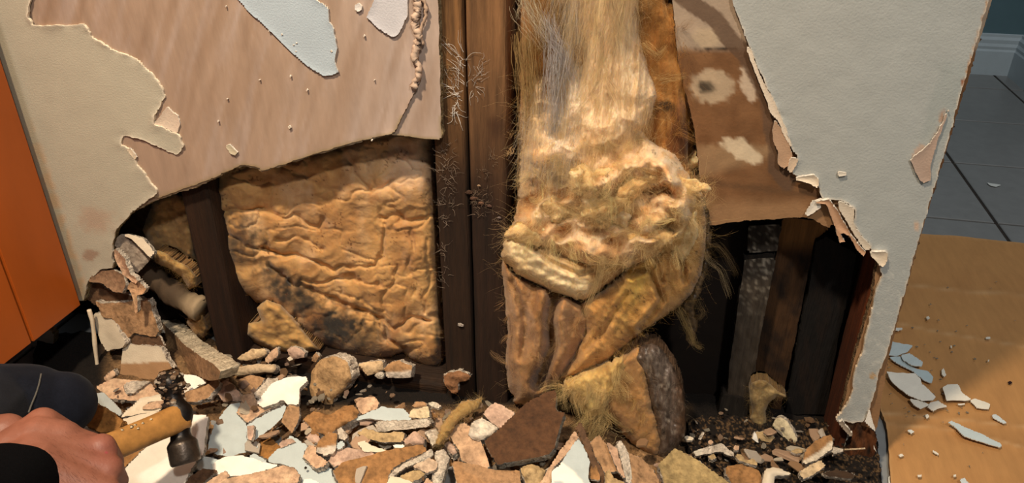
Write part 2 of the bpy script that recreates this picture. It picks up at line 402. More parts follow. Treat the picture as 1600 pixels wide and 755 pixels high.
# painted paper that still hangs on
paint_left = kc(12, [(122, -300), (120, 0), (105, 60), (125, 100), (160, 103), (240, 100), (330, 95), (350, 120), (370, 155), (450, 200), (540, 235), (600, 290), (640, 350), (650, 380), (630, 420), (600, 460), (605, 490), (650, 505), (700, 530), (722, 575), (695, 612), (640, 585), (560, 550), (480, 535), (475, 570), (520, 590), (540, 650), (580, 700), (622, 758)])
paint_left += [(205, 333), (180, 360), (175, 385), (176, 419), (156, 422), (138, 438), (131, 470), (-140, 470), (-140, -120)]
def col_pl(x, y, d):
    c = np.tile(lin('b8b09c'), (len(x), 1))
    c = mixc(c, 0.8*blob(x, y, 150, 345, 28, 22, 0.6, 0.6, 5), 'b59c86')
    c = mixc(c, 0.9*blob(x, y, 141, 400, 13, 9, 0.3, 0.5, 6), 'a08672')
    e = (x-0.321*(y-50)); c = mixc(c, 0.7*sstep(14, 2, e)*sstep(150, 260, y)*np.clip(0.5+3*fbm(x/6, y/10, 3, 8), 0, 1), 'c9a078')
    c = mixc(c, 0.45*sstep(8, 1, e), '8d7a5c')
    c = mixc(c, 0.8*np.clip(1-d/2.2, 0, 1)*(y < 310), 'e8dcc6')
    return c
sheet('painted_paper', paint_left, wall_plane(-0.0022), M_paint, wl, step=3.5, thick=0.0022, col=col_pl, ecol='e2d3ba', jag=1.6, seed=23, relief=0.0004, rsc=40, em=M_kraft,
      h=lambda x, y, d: 0.0018*np.exp(-d/7.0)*(x > 40)*(0.6+2*fbm(x/15, y/15, 2, 4)))
def patch(name, poly, colr, parent, y=-0.0022, seed=1, jag=1.2, step=3, ecol='ddd3c4', curl=0.0012, thick=0.0014, m=None):
    return sheet(name, poly, wall_plane(y), m or M_paint, parent, step=step, thick=thick, col=colr, ecol=ecol, jag=jag, seed=seed, em=M_kraft, h=lambda x, y_, d: curl*np.exp(-d/5.0))
patch('paint_patch', kc(13, [(20, -60), (55, 0), (100, 50), (190, 130), (270, 210), (330, 262), (390, 298), (430, 295), (450, 285), (435, 240), (445, 190), (430, 110), (412, 85), (410, 30), (360, 0), (330, -60)]), 'aeb9c0', wl, seed=31)
patch('paint_patch', kc(13, [(600, -60), (590, 0), (560, 70), (610, 115), (660, 145), (680, 140), (700, 110), (722, 60), (722, -60)]), 'c2bec0', wl, seed=32)
patch('paint_patch', kc(13, [(515, 20), (530, 12), (543, 25), (540, 42), (525, 47), (514, 38)]), 'dcd4cc', wl, seed=33, jag=0.5)
patch('paint_patch', kc(12, [(600, 490), (640, 440), (655, 415), (700, 455), (708, 490), (698, 528), (650, 505)]), 'd9c4ae', wl, y=-0.0012, seed=34)
patch('paint_patch', kc(12, [(885, 575), (905, 568), (935, 600), (925, 612), (905, 605)]), 'c6b89c', wl, seed=35, jag=0.5, step=2)
patch('paint_patch', kc(13, [(250, 497), (260, 495), (264, 505), (254, 508)]), 'd0bea8', wl, seed=36, jag=0.3, step=2)
patch('paint_patch', kc(13, [(574, 552), (586, 545), (588, 551), (578, 560)]), 'e0d4c4', wl, seed=37, jag=0.3, step=2)
patch('paint_patch', kc(12, [(497, 590), (512, 582), (538, 618), (530, 630), (512, 610)]), 'dcc8ac', wl, seed=38, jag=0.5, step=2)
for k in range(16):
    a, b = rs.uniform(330, 640), rs.uniform(10, 210)
    if b > 270-0.2*a+20: continue
    r_ = rs.uniform(1.0, 2.2)
    patch('paint_patch', [(a-r_, b), (a, b-r_*1.3), (a+r_, b+0.3), (a+0.2, b+r_*1.2)], 'cdbba9', wl, seed=40+k, jag=0.2, step=1.5)
# wall above and beside the frame, and the scrap of wall under the cabinet
zt = float(wallp(683, -150)[2])
b_ = box('upper_wall', (-1.9, -0.002, zt), (X_END, 0.0145, 2.4), M_paint, 'b8b09c', wl)
b_ = box('upper_wall', (-1.9, -0.002, 0.0), (float(wallp(-120, 470)[0]), 0.0145, zt), M_paint, 'b8b09c', wl)
sheet('lower_wall_scrap', [(-140, 462), (60, 500), (84, 520), (82, 545), (92, 570), (96, 640), (-140, 640)], wall_plane(0.0), M_paint, wl, step=5, thick=0.012, col='aaa594', ecol='9b8560', seed=25)

# ---- right board
hole_right = kc(10, [(30, 86), (150, 66), (300, 52), (440, 46), (590, 34), (640, 45), (700, 85), (740, 100)])
def col_right(x, y, d):
    c = np.tile(lin('7a5434'), (len(x), 1))
    c = mixc(c, 0.6*np.clip(0.4+2.5*fbm(x/22, y/22, 4, 3), 0, 1), '5e3c20')
    c = mixc(c, 0.85*sstep(85, 70, y)*sstep(0, 1, x), 'a8937d')
    c = mixc(c, 0.8*blob(x, y, 1105, 60, 26, 16, 0.4, 0.3, 14), 'b49c7e')
    c = mixc(c, 0.5*sstep(222, 232, y+12*fbm(x/8, y/8, 3, 5))*sstep(290, 268, y+0.3*(x-1090)), 'a48663')
    c = mixc(c, 0.75*np.exp(-((y-283-0.12*(x-1090)+8*fbm(x/7, y/7, 3, 9))/6.0)**2), '5c4028')
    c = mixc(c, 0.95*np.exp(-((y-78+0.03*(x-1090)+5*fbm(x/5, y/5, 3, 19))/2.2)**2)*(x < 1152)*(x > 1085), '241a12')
    r = np.hypot((x-1112)/34, (y-135)/26)+0.5*fbm(x/8, y/8, 3, 2)
    c = mixc(c, 0.7*sstep(1.15, 0.85, r), 'bba486')
    r = np.hypot((x-1102)/17, (y-136)/12)+0.6*fbm(x/5, y/5, 3, 6)
    c = mixc(c, 0.9*sstep(1.1, 0.4, r), '2b2218')
    c = mixc(c, 0.9*blob(x, y, 1158, 234, 32, 15, 0.15, 0.45, 15, rot=0.5), 'cab495')
    c = mixc(c, 0.8*blob(x, y, 1170, 133, 12, 26, 0.15, 0.45, 16, rot=-0.35), 'c4ad93')
    ply_or_shadow = [(1048, -20), (1085, 8), (1118, 30), (1140, 62), (1165, 85), (1187, 125), (1203, 160), (1205, 195), (1215, 235), (1212, 262), (1230, 285)]
    sd = seg_dist(x, y, ply_or_shadow)
    c = mixc(c, 0.85*sstep(15, 12.5, sd+2*fbm(x/10, y/10, 3, 7)), '5a4230')  # curved cast-shadow band painted dark into the board colour
    c = mixc(c, 0.8*sstep(300, 330, y+10*fbm(x/15, y/9, 3, 9)), '96714e')
    return c
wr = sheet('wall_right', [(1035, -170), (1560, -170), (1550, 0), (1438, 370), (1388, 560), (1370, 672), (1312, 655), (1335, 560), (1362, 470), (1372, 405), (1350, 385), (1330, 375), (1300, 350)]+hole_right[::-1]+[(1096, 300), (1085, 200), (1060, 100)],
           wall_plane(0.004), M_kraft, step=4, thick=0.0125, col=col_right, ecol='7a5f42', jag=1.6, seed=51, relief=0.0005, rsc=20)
wr['kind'] = 'structure'
pr = kc(14, [(330, -400), (362, 0), (395, 90), (430, 185), (460, 260), (490, 320), (515, 375), (540, 430), (575, 520), (600, 590), (622, 625), (610, 650), (596, 682), (640, 700), (690, 706), (702, 735)])
pr += kc(10, [(700, -70), (810, -65), (885, -20), (890, 20), (880, 60), (905, 110), (930, 150), (970, 190), (990, 230), (1080, 240), (1080, 290), (1040, 330), (1052, 380), (1015, 460), (1000, 540), (988, 600), (962, 700), (952, 752)])
pr += kc(11, [(1064, 0), (1050, 80), (1010, 200), (980, 290), (978, 370), (930, 480), (872, 548), (862, 602), (880, 578), (960, 590), (1040, 588), (1060, 560), (1085, 500)])
pr += [(1365, 620), (1372, 585), (1385, 556), (1400, 505), (1437, 370), (1480, 225), (1500, 150), (1545, 0), (1580, -120), (1590, -170)]
def col_pr(x, y, d):
    c = np.tile(lin('a4a39c'), (len(x), 1))
    c = mixc(c, 0.5*sstep(1250, 1520, x+0.25*y), 'a4a6a1')
    edge = 1545-0.292*y-x
    c = mixc(c, 0.55*sstep(52, 40, edge+16*fbm(x/20, y/20, 3, 3))*sstep(85, 110, y)*sstep(240, 205, y), '979b95')  # bluish shadow near the wall end painted into the wall colour
    c = mixc(c, 0.85*np.exp(-((edge-20)/4.0)**2)*sstep(165, 180, y)*sstep(270, 255, y)*np.clip(0.7+3*fbm(x/5, y/5, 3, 4), 0, 1), 'a47a5c')
    c = mixc(c, 0.9*blob(x, y, 1437, 248, 11, 22, 0.2, 0.5, 5, rot=0.35), 'b29884')
    c = mixc(c, 0.9*sstep(4.5, 1.5, edge)*(y < 135)*np.clip(0.5+3*fbm(x/3, y/14, 3, 6), 0, 1), 'a8713a')
    c = mixc(c, 0.9*blob(x, y, 1505, 129, 3.5, 7, 0.3, 0.2, 5, rot=0.3), '8a4a1c')
    c = mixc(c, 0.9*blob(x, y, 1432, 355, 5, 9, 0.3, 0.5, 7), 'c2a48c')
    c = mixc(c, 0.9*blob(x, y, 1365, 587, 6, 5, 0.3, 0.5, 8), 'b58d5a')
    c = mixc(c, 0.5*np.clip(-0.25+3*fbm(x/7, y/7, 3, 33), 0, 1)*sstep(390, 430, y), 'd6d0c2')
    c = mixc(c, 0.75*np.clip(1-d/3.0, 0, 1)*np.clip(0.6+3*fbm(x/9, y/9, 3, 44), 0, 1), 'd9c6ae')
    return c
sheet('painted_paper', pr, wall_plane(-0.0015), M_paint, wr, step=3.5, thick=0.0035, col=col_pr, ecol='d8c4aa', jag=1.5, seed=53, relief=0.0005, rsc=30, em=M_kraft,
      h=lambda x, y, d: 0.002*np.exp(-d/6.0)*(x < 1390)*(0.6+2*fbm(x/14, y/14, 2, 4)))
# lighter plies torn back along the painted edge
patch('ply_or_lit_sliver', kc(14, [(425, 180), (440, 200), (470, 290), (500, 350), (520, 378), (545, 440), (580, 520), (600, 590), (580, 560), (545, 480), (510, 440), (500, 400), (470, 330), (440, 250), (420, 200)]), 'd8c4ac', wr, y=-0.0024, seed=61)
patch('ply_or_lit_sliver', kc(14, [(530, 470), (560, 510), (585, 560), (600, 610), (590, 650), (565, 665), (540, 640), (545, 600), (525, 560), (520, 520)]), 'b28e70', wr, y=-0.002, seed=62)
patch('ply_or_lit_sliver', kc(14, [(590, 620), (622, 625), (612, 655), (595, 685), (580, 670)]), 'cdb296', wr, y=-0.0035, seed=63)
patch('ply_or_lit_sliver', kc(14, [(600, 705), (680, 688), (702, 700), (700, 740), (660, 720)]), 'e0cbb0', wr, y=-0.004, seed=64, curl=0.003)
patch('ply_or_lit_sliver', kc(10, [(595, 20), (640, -60), (680, -70), (690, -20), (650, 10), (610, 30)]), 'dcd0c0', wr, y=-0.002, seed=65)
patch('ply_or_lit_sliver', kc(10, [(640, -50), (720, -40), (760, 60), (800, 188), (835, 180), (790, 110), (860, 150), (905, 235), (940, 268), (955, 240), (900, 180), (840, 90), (790, 0), (740, -70)]), 'b98f6e', wr, y=-0.003, seed=66, curl=0.004, thick=0.003)
patch('ply_or_lit_sliver', kc(10, [(790, -60), (885, -20), (888, 20), (880, 60), (905, 110), (930, 150), (970, 190), (985, 230), (950, 230), (890, 150), (840, 60), (800, 0)]), 'cdbba4', wr, y=-0.004, seed=67)
patch('ply_or_lit_sliver', kc(10, [(980, 240), (1040, 240), (1080, 238), (1082, 290), (1055, 330), (1030, 320), (1010, 290), (985, 270)]), 'd6c2a8', wr, y=-0.006, seed=68, curl=0.003)
patch('paint_patch', kc(19, [(275, 675), (310, 680), (312, 690), (275, 695)]), 'd8cbb8', wr, y=-0.004, seed=69, jag=0.3, step=2)
patch('paint_scar', kc(19, [(560, 630), (640, 560), (690, 480), (720, 410), (700, 470), (665, 560), (640, 650), (640, 710), (610, 720), (580, 680)]), 'ae9482', wr, y=-0.0042, seed=70, jag=1.5, step=2, thick=0.001)
# end of the wall, around the corner, and the far face of the wall
b_ = box('wall_end', (X_END-0.012, 0.0165, 0.0), (X_END, 0.125, 2.4), M_paint, 'b5b2a8'); b_['kind'] = 'structure'
# ---- back of the cavity
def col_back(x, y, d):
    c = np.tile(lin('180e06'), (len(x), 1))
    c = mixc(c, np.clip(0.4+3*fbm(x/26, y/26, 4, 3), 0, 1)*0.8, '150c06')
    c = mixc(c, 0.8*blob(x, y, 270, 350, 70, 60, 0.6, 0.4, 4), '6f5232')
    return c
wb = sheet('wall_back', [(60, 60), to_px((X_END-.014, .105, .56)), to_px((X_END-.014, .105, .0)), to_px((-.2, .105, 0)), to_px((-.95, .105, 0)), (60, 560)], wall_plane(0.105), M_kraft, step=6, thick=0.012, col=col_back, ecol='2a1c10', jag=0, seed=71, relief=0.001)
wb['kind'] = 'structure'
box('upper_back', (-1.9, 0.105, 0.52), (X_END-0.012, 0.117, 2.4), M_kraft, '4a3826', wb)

# ================================================================== TIMBER
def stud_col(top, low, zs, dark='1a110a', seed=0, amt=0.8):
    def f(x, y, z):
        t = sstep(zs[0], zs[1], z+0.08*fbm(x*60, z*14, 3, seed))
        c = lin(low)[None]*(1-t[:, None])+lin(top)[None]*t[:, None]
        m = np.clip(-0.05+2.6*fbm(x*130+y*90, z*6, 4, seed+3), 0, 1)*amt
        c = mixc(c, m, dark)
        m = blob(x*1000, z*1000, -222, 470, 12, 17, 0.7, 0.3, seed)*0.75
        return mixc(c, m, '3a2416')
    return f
x0 = float(wallp(676, 200, .015)[0]); x1 = float(wallp(728, 200, .015)[0]); x2 = float(wallp(731, 200, .015)[0]); x3 = float(wallp(791, 200, .015)[0])
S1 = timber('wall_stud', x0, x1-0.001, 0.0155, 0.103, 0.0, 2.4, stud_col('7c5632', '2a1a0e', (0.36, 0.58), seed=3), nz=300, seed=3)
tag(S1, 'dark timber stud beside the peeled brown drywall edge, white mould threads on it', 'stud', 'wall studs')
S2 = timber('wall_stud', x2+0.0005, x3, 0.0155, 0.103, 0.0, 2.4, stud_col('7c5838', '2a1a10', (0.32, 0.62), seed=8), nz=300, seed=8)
tag(S2, 'dark timber stud with a knot, next to the fluffy torn insulation', 'stud', 'wall studs')
xa = float(wallp(287, 330, .015)[0]); xb = float(wallp(331, 330, .015)[0])
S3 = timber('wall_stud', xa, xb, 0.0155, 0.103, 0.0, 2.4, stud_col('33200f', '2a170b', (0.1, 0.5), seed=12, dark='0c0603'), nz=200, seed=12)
tag(S3, 'blackened timber stud at the narrow broken bay by the cabinet', 'stud', 'wall studs')
xc = float(wallp(1370, 420, .017)[0])
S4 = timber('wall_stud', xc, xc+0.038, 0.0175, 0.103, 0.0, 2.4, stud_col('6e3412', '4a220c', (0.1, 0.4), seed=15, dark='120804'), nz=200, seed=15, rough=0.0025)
tag(S4, 'rust-stained timber stud inside the hole beneath the white wall', 'stud', 'wall studs')
def plate_col(x, y, z):
    c = np.tile(lin('241509'), (len(x), 1)); c = mixc(c, np.clip(0.1+3*fbm(x*30, z*60+y*40, 4, 5), 0, 1)*0.7, '50331a'); return c
def lying(name, x0, x1, y0, y1, z0, z1, colf, seed=0):
    # the same timber turned to lie along the wall
    sec = [(y0, z0), (y0, z0+(z1-z0)*.33), (y0, z0+(z1-z0)*.66), (y0, z1-0.002), (y0+0.003, z1), (y0+(y1-y0)*.33, z1), (y0+(y1-y0)*.66, z1), (y1, z1), (y1, z0)]
    n = 80; ns = len(sec); V = np.zeros((n, ns, 3)); xs = np.linspace(x0, x1, n)
    for j, (y, z) in enumerate(sec):
        k = fbm(xs*40, np.full(n, j*1.7), 3, seed)*0.004
        V[:, j] = np.stack([xs, np.full(n, y)+np.abs(k), np.full(n, z)-np.abs(k)*(z > z0)], 1)
    V = V.reshape(-1, 3)
    f = [(i*ns+j, (i+1)*ns+j, (i+1)*ns+(j+1) % ns, i*ns+(j+1) % ns) for i in range(n-1) for j in range(ns)]+[tuple(range(ns)), tuple(range(n*ns-1, (n-1)*ns-1, -1))]
    return build(name, V, f, colf(V[:, 0], V[:, 1], V[:, 2]), M_woodh)
zp = float(wallp(600, 588, .016)[2])
PL = lying('sole_plate', xb+0.002, x0-0.002, 0.016, 0.103, 0.0, zp, plate_col, 4)
tag(PL, 'wet black sole plate lying under the wide insulation batt', 'timber')
# boards standing in the back of the right-hand bay
def zat(px, py, y): return float(wallp(px, py, y)[2])
def plank(name, kpts, k, y, thick, col, ecol, label, m=None, seed=0, jag=1.0, cat='board'):
    o = sheet(name, kc(k, kpts), wall_plane(y), m or M_wood, step=4, thick=thick, col=col, ecol=ecol, jag=jag, seed=seed, em=M_wood, relief=0.0008, rsc=9)
    return tag(o, label, cat)
def col_grey(x, y, d):
    c = np.tile(lin('3c332a'), (len(x), 1)); c = mixc(c, np.clip(0.45+3*fbm(x/5, y/13, 4, 3), 0, 1)*0.85, '2a2118')
    c = mixc(c, np.clip(-0.25+4*fbm(x/5+y*.04, y/3.5, 3, 8), 0, 1)*sstep(520, 400, y), '9d9180'); return c
plank('batten', [(262, 85), (458, 78), (432, 235), (254, 246)], 10, 0.070, 0.02, lambda x, y, d: col_grey(x, y, d)*0.75, '1a120a', 'short upper batten end above the gap in the dark bay', seed=81)
plank('batten', [(240, 285), (425, 275), (400, 400), (372, 540), (330, 752), (306, 895), (303, 1060), (290, 1190), (130, 1195), (140, 1060), (150, 900), (175, 752), (205, 520)], 10, 0.062, 0.022, col_grey, '1a120a', 'long grey batten with peeling paper in the dark bay', seed=82)
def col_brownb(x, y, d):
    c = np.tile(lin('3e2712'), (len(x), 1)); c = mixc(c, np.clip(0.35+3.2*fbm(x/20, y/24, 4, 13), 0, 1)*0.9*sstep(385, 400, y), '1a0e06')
    c = mixc(c, 0.7*sstep(400, 370, y), '8f6032'); return c  # upper end: lamplight painted in as a brighter amber
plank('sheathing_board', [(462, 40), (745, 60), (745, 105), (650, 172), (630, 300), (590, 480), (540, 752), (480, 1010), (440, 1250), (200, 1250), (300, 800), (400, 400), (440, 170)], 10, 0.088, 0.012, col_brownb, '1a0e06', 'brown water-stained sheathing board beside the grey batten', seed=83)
def col_blackb(x, y, d):
    c = np.tile(lin('0c0704'), (len(x), 1)); return mixc(c, np.clip(3*fbm(x/9, y/40, 4, 3), 0, 1)*0.5, '24150a')
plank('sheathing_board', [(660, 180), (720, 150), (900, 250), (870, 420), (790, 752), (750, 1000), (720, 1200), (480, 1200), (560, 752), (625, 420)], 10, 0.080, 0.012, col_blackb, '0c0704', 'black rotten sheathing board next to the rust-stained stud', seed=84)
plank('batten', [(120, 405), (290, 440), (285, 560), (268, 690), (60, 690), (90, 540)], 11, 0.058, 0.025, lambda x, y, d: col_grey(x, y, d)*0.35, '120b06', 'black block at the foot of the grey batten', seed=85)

# ================================================================== CABINET
cab = empty('cabinet', (X_CAB-0.3, -0.35, 0.0)); tag(cab, 'varnished orange wood cabinet end against the wall', 'cabinet')
zc = zat(135, 470, 0.0)
def col_cab(x, y, z):
    c = np.tile(lin('b4581c'), (len(x), 1)); c = mixc(c, np.clip(0.2+2*fbm(y*14, z*3, 4, 5), 0, 1)*0.5, '84400f'); return c
def cabbox(name, lo, hi, colf, bev=0.002):
    o = box(name, lo, hi, M_cab, 'b4581c', cab, bev); return o
cabbox('end_panel', (X_CAB-0.018, -0.64, zc), (X_CAB, -0.120, 0.90), None)
cabbox('end_stile', (X_CAB-0.018, -0.118, zc), (X_CAB+0.0012, -0.0135, 0.90), None)
cabbox('bottom_panel', (X_CAB-0.60, -0.63, zc), (X_CAB-0.019, -0.014, zc+0.018), None)
cabbox('front_panel', (X_CAB-0.60, -0.655, zc), (X_CAB-0.001, -0.641, 0.90), None)
box('toe_kick', (X_CAB-0.60, -0.56, 0.0), (X_CAB-0.05, -0.545, zc), M_cab, '4a2a12', cab)
box('worktop', (X_CAB-0.62, -0.68, 0.901), (X_CAB+0.006, -0.0135, 0.935), M_tile, '8a8a86', cab, 0.003)

# ================================================================== CARDBOARD
def col_cb(x, y, d):
    c = np.tile(lin('b8854f'), (len(x), 1)); c = mixc(c, np.clip(0.2+2*fbm(x/60, y/40, 4, 6), 0, 1)*0.5, 'a27040')
    for ln in ([(1380, 440), (1500, 455), (1620, 462)], [(1380, 500), (1470, 520), (1620, 545)], [(1370, 662), (1500, 672), (1620, 705)], [(1370, 645), (1480, 655), (1620, 668)]):
        c = mixc(c, 0.45*np.exp(-(seg_dist(x, y, ln)/1.8)**2), 'c9a172')
    return mixc(c, 0.4*np.clip(1-d/3, 0, 1), 'c79a66')
def h_cb(x, y, d):
    h = 0.006*fbm(x/70, y/45, 3, 4)+0.002
    for ln in ([(1380, 440), (1500, 455), (1620, 462)], [(1380, 500), (1470, 520), (1620, 545)], [(1370, 662), (1500, 672), (1620, 705)], [(1370, 645), (1480, 655), (1620, 668)]):
        h = h+0.0025*np.exp(-(seg_dist(x, y, ln)/3.5)**2)
    return h
cb = sheet('cardboard_sheet', [(1380, 358), (1436, 365), (1500, 369), (1600, 380), (1760, 400), (1760, 900), (1400, 900), (1392, 755), (1388, 690), (1384, 660), (1375, 640), (1372, 600), (1372, 575), (1380, 520), (1390, 440)],
           (np.array([0, 0, 0.006]), np.array([0, 0, 1.0])), M_board, step=5, thick=0.004, h=h_cb, col=col_cb, ecol='7a5630', jag=1.0, seed=91, em=M_board)
tag(cb, 'brown cardboard sheet spread over the tiles beside the wall', 'cardboard')
# ================================================================== INSULATION
def crease(x, y, line, wdt, dep, shift=0.0):
    d = seg_dist(x, y, line); return -dep*np.exp(-(d/wdt)**2) + dep*0.55*np.exp(-((d-wdt*1.9)/(wdt*1.3))**2)
def pillow(d, wdt, hgt): 
    t = np.clip(d/wdt, 0, 1); return hgt*np.sqrt(np.clip(1-(1-t)**2, 0, 1))
def ridge(x, y, sx, sy, seed): return 1-2*np.abs(fbm(x/sx, y/sy, 4, seed))*2
# ---- the wide batt in the left bay
batt = empty('insulation_batt', (float(wallp(520, 500, .05)[0]), 0.06, zp)); tag(batt, 'wide wrinkled tan insulation batt with black mould in the left bay', 'insulation', 'insulation batts')
outL = kc(15, [(52, 190), (60, 100), (300, 60), (450, 30), (560, -10), (712, -10), (716, 120), (718, 250), (728, 380), (733, 470), (735, 560), (748, 620), (742, 690), (715, 708), (690, 708), (650, 690), (620, 662), (590, 678), (540, 684), (480, 678), (420, 655), (380, 640), (350, 620), (318, 598), (270, 560), (230, 530), (190, 515), (150, 490), (120, 465), (95, 435), (75, 370), (68, 330), (75, 290), (58, 240)])
CR = [([(60, 240), (150, 247), (200, 232), (300, 262), (370, 297), (400, 272)], 5, .006), ([(200, 350), (300, 382), (400, 412), (480, 420), (540, 402), (560, 332), (572, 270)], 5, .008), ([(330, 462), (420, 452), (500, 440), (560, 458)], 4, .006),
      ([(225, 415), (280, 460), (370, 490), (450, 512), (540, 560), (575, 610), (620, 650)], 6, .011), ([(540, 560), (600, 582), (640, 560), (705, 572)], 5, .009), ([(430, 70), (500, 150), (530, 185), (600, 150)], 5, .005), ([(560, 250), (640, 272), (722, 265)], 5, .007), ([(600, 422), (575, 480), (560, 540)], 5, .005),
      ([(100, 300), (160, 340), (240, 370)], 4, .005), ([(300, 130), (380, 180), (440, 175)], 6, .004), ([(250, 330), (330, 330), (380, 350)], 4, .004), ([(650, 300), (640, 400), (660, 500)], 7, .005), ([(690, 330), (700, 460), (690, 540)], 5, .005), ([(420, 480), (500, 500), (540, 540)], 4, .004)]
CR = [(kc(15, l), w_, d_) for l, w_, d_ in CR]
def hL(x, y, d):
    wx = x+22*fbm(x/26, y/26, 3, 51); wy = y+22*fbm(x/26, y/26, 3, 52)
    h = pillow(d, 30, 0.040)
    for l, w_, d_ in CR:
        sd = seg_dist(wx, wy, l); h = h - d_*(1.0+1.4*fbm(x/18, y/18, 2, 53))*(0.55*np.exp(-sd/(w_*1.9))+0.75*np.exp(-(sd/(w_*0.55))**2))
    h = h+0.020*fbm(x/70, y/60, 2, 3)+0.006*(0.25-np.abs(fbm(wx/40+y/70, wy/26, 2, 8)))*2+0.0018*fbm(x/10, y/8, 2, 9)
    f1 = fbm(wx/62+wy/200, wy/34, 2, 61); f2 = fbm(wx/30-wy/120, wy/22, 2, 62); f3 = fbm(wx/24, wy/50+wx/80, 2, 63)
    h = h - 0.0040*np.exp(-np.abs(f1)/0.022) - 0.0022*np.exp(-np.abs(f2)/0.022)*sstep(-.05, .15, fbm(x/50, y/50, 2, 64)) - 0.0018*np.exp(-np.abs(f3)/0.02)*sstep(0, .2, fbm(x/40, y/60, 2, 65))
    return h - 0.012*sstep(300, 220, y)
def cL(x, y, d):
    c = np.tile(lin('c0935c'), (len(x), 1))
    c = mixc(c, 0.7*np.clip(0.25+2.6*fbm(x/45, y/45, 4, 21), 0, 1), '986a3e')
    c = mixc(c, 0.6*np.clip(-0.1+2.6*fbm(x/30, y/50, 4, 22), 0, 1), 'd2b08a')
    c = mixc(c, 0.55*blob(x, y, 640, 260, 45, 50, 0.9, 0.3, 23), 'c6ab94')
    for (a, b, rx, ry, o) in ((380, 375, 34, 28, .75), (425, 425, 26, 16, .7), (450, 455, 26, 22, .85), (475, 470, 22, 22, .8), (515, 512, 58, 34, .9), (560, 530, 40, 22, .6), (690, 545, 14, 26, .95), (350, 390, 22, 34, .5), (600, 560, 40, 14, .5)):
        c = mixc(c, min(1, o*1.12)*blob(x, y, a, b, rx*1.12, ry*1.12, 0.8, 0.9, int(a)), '322b23')
    c = mixc(c, 0.45*np.clip(-0.05+3*fbm(x/26, y/40, 4, 91), 0, 1)*sstep(330, 250, y), '8a6a4a')
    c = mixc(c, 0.5*np.clip(-0.15+3*fbm(x/20, y/26, 4, 92), 0, 1), '94602e')
    c = mixc(c, 0.6*blob(x, y, 615, 520, 16, 70, 0.7, 0.5, 24, rot=0.25), '7c4c20')
    c = mixc(c, 0.5*sstep(70, 0, x-330+0.2*(y-300))*np.clip(0.4+2*fbm(x/9, y/9, 3, 4), 0, 1), '8a6a42')
    sp = vnoise(x/2.2, y/2.2, 77)*vnoise(x/14, y/14, 78)
    c = mixc(c, 0.75*sstep(0.60, 0.72, sp), '5a2f14')
    c = mixc(c, 0.5*sstep(16, 0, d), '7b4f26')
    return c
sheet('batt_body', outL, wall_plane(0.082), M_insul, batt, step=1.7, thick=0.02, h=hL, col=cL, ecol='8a6238', jag=3, seed=101, em=M_insul, keep='L')
flapL = kc(15, [(165, 575), (158, 610), (195, 640), (240, 660), (330, 668), (380, 655), (330, 600), (300, 560), (262, 520), (220, 505), (190, 530), (205, 570)])
sheet('torn_flap', flapL, wall_plane(0.055), M_insul, batt, step=2.0, thick=0.03, h=lambda x, y, d: pillow(d, 12, 0.028)+0.012*fbm(x/14, y/10, 3, 6), col=lambda x, y, d: mixc(np.tile(lin('b58d55'), (len(x), 1)), 0.8*np.clip(0.1+2.5*fbm(x/15, y/15, 3, 7), 0, 1), '6b4c2a'), ecol='7b5a34', jag=3, seg=9, seed=102, em=M_insul)
def fuzz(name, key, n, parent, length, curl, colr, sel=None, seed=1, dirv=None, lift=0.004, rad=0.00008, K_=8, spread=0.6, colvar=0.25, sag=0.0):
    V, fx, fy, d, nn = SURF[key]; rs = np.random.RandomState(seed)
    idx = np.arange(len(V)) if sel is None else np.where(sel(fx, fy, d))[0]
    pick = idx[rs.randint(0, len(idx), n)]
    st = V[pick]+nn*(rs.rand(n, 1)*lift-0.001)+(rs.rand(n, 3)-0.5)*0.004
    if dirv is None: dv = rs.randn(n, 3)
    else:
        dv = np.asarray(dirv(fx[pick], fy[pick])) if callable(dirv) else np.tile(np.asarray(dirv, float), (n, 1))
        dv = dv+rs.randn(n, 3)*spread
    dv = dv - nn*np.minimum(dv@nn, 0)[:, None]*0.8
    L = length*(0.4+0.9*rs.rand(n))
    P = strands(st, dv, L, curl, rs, K_, sag)
    cs = lin(colr)[None]*(1-colvar+2*colvar*rs.rand(n, 1))
    return fibres(name, P, rad*(0.7+0.7*rs.rand(n)), cs, parent)
def clumps(name, key, nc, per, length, curl, colr, parent, seed, sel=None, dirv=None, spread=0.8, lift=0.006, rad=0.00009, jit=0.0022, colvar=0.25, sag=0.04, K_=11):
    V, fx, fy, d, nn = SURF[key]; rs = np.random.RandomState(seed)
    idx = np.arange(len(V)) if sel is None else np.where(sel(fx, fy, d))[0]
    pick = idx[rs.randint(0, len(idx), nc)]; st = V[pick]+nn*(rs.rand(nc, 1)*lift-.002)
    dv = (np.tile(np.asarray(dirv, float), (nc, 1)) if dirv is not None else 0)+rs.randn(nc, 3)*spread
    dv = dv-nn*np.minimum(dv@nn, 0)[:, None]*1.2+nn*.15
    P = strands(st, dv, length*(.4+.9*rs.rand(nc)), curl, rs, K_, sag)
    w_ = np.linspace(0, 1, K_); env = (0.35+1.3*np.sin(w_*math.pi)*.6+.5*w_)[None, None, :, None]
    out = P[:, None]+rs.randn(nc, per, 1, 3)*jit*env+np.cumsum(rs.randn(nc, per, K_, 3), 2)*jit*.12
    cs = lin(colr)[None, None]*(1-colvar+2*colvar*rs.rand(nc, 1, 1))*(.85+.3*rs.rand(nc, per, 1))
    n = nc*per
    return fibres(name, out.reshape(n, K_, 3), rad*(.7+.7*rs.rand(n)), cs.reshape(n, 3), parent)
fuzz('loose_fibres', 'L', 900, batt, 0.010, 0.9, 'b98f58', sel=lambda x, y, d: d < 10, seed=3, rad=0.00008)
fuzz('loose_fibres', 'L', 900, batt, 0.008, 0.9, 'c9a266', seed=4, rad=0.00007, lift=0.001)

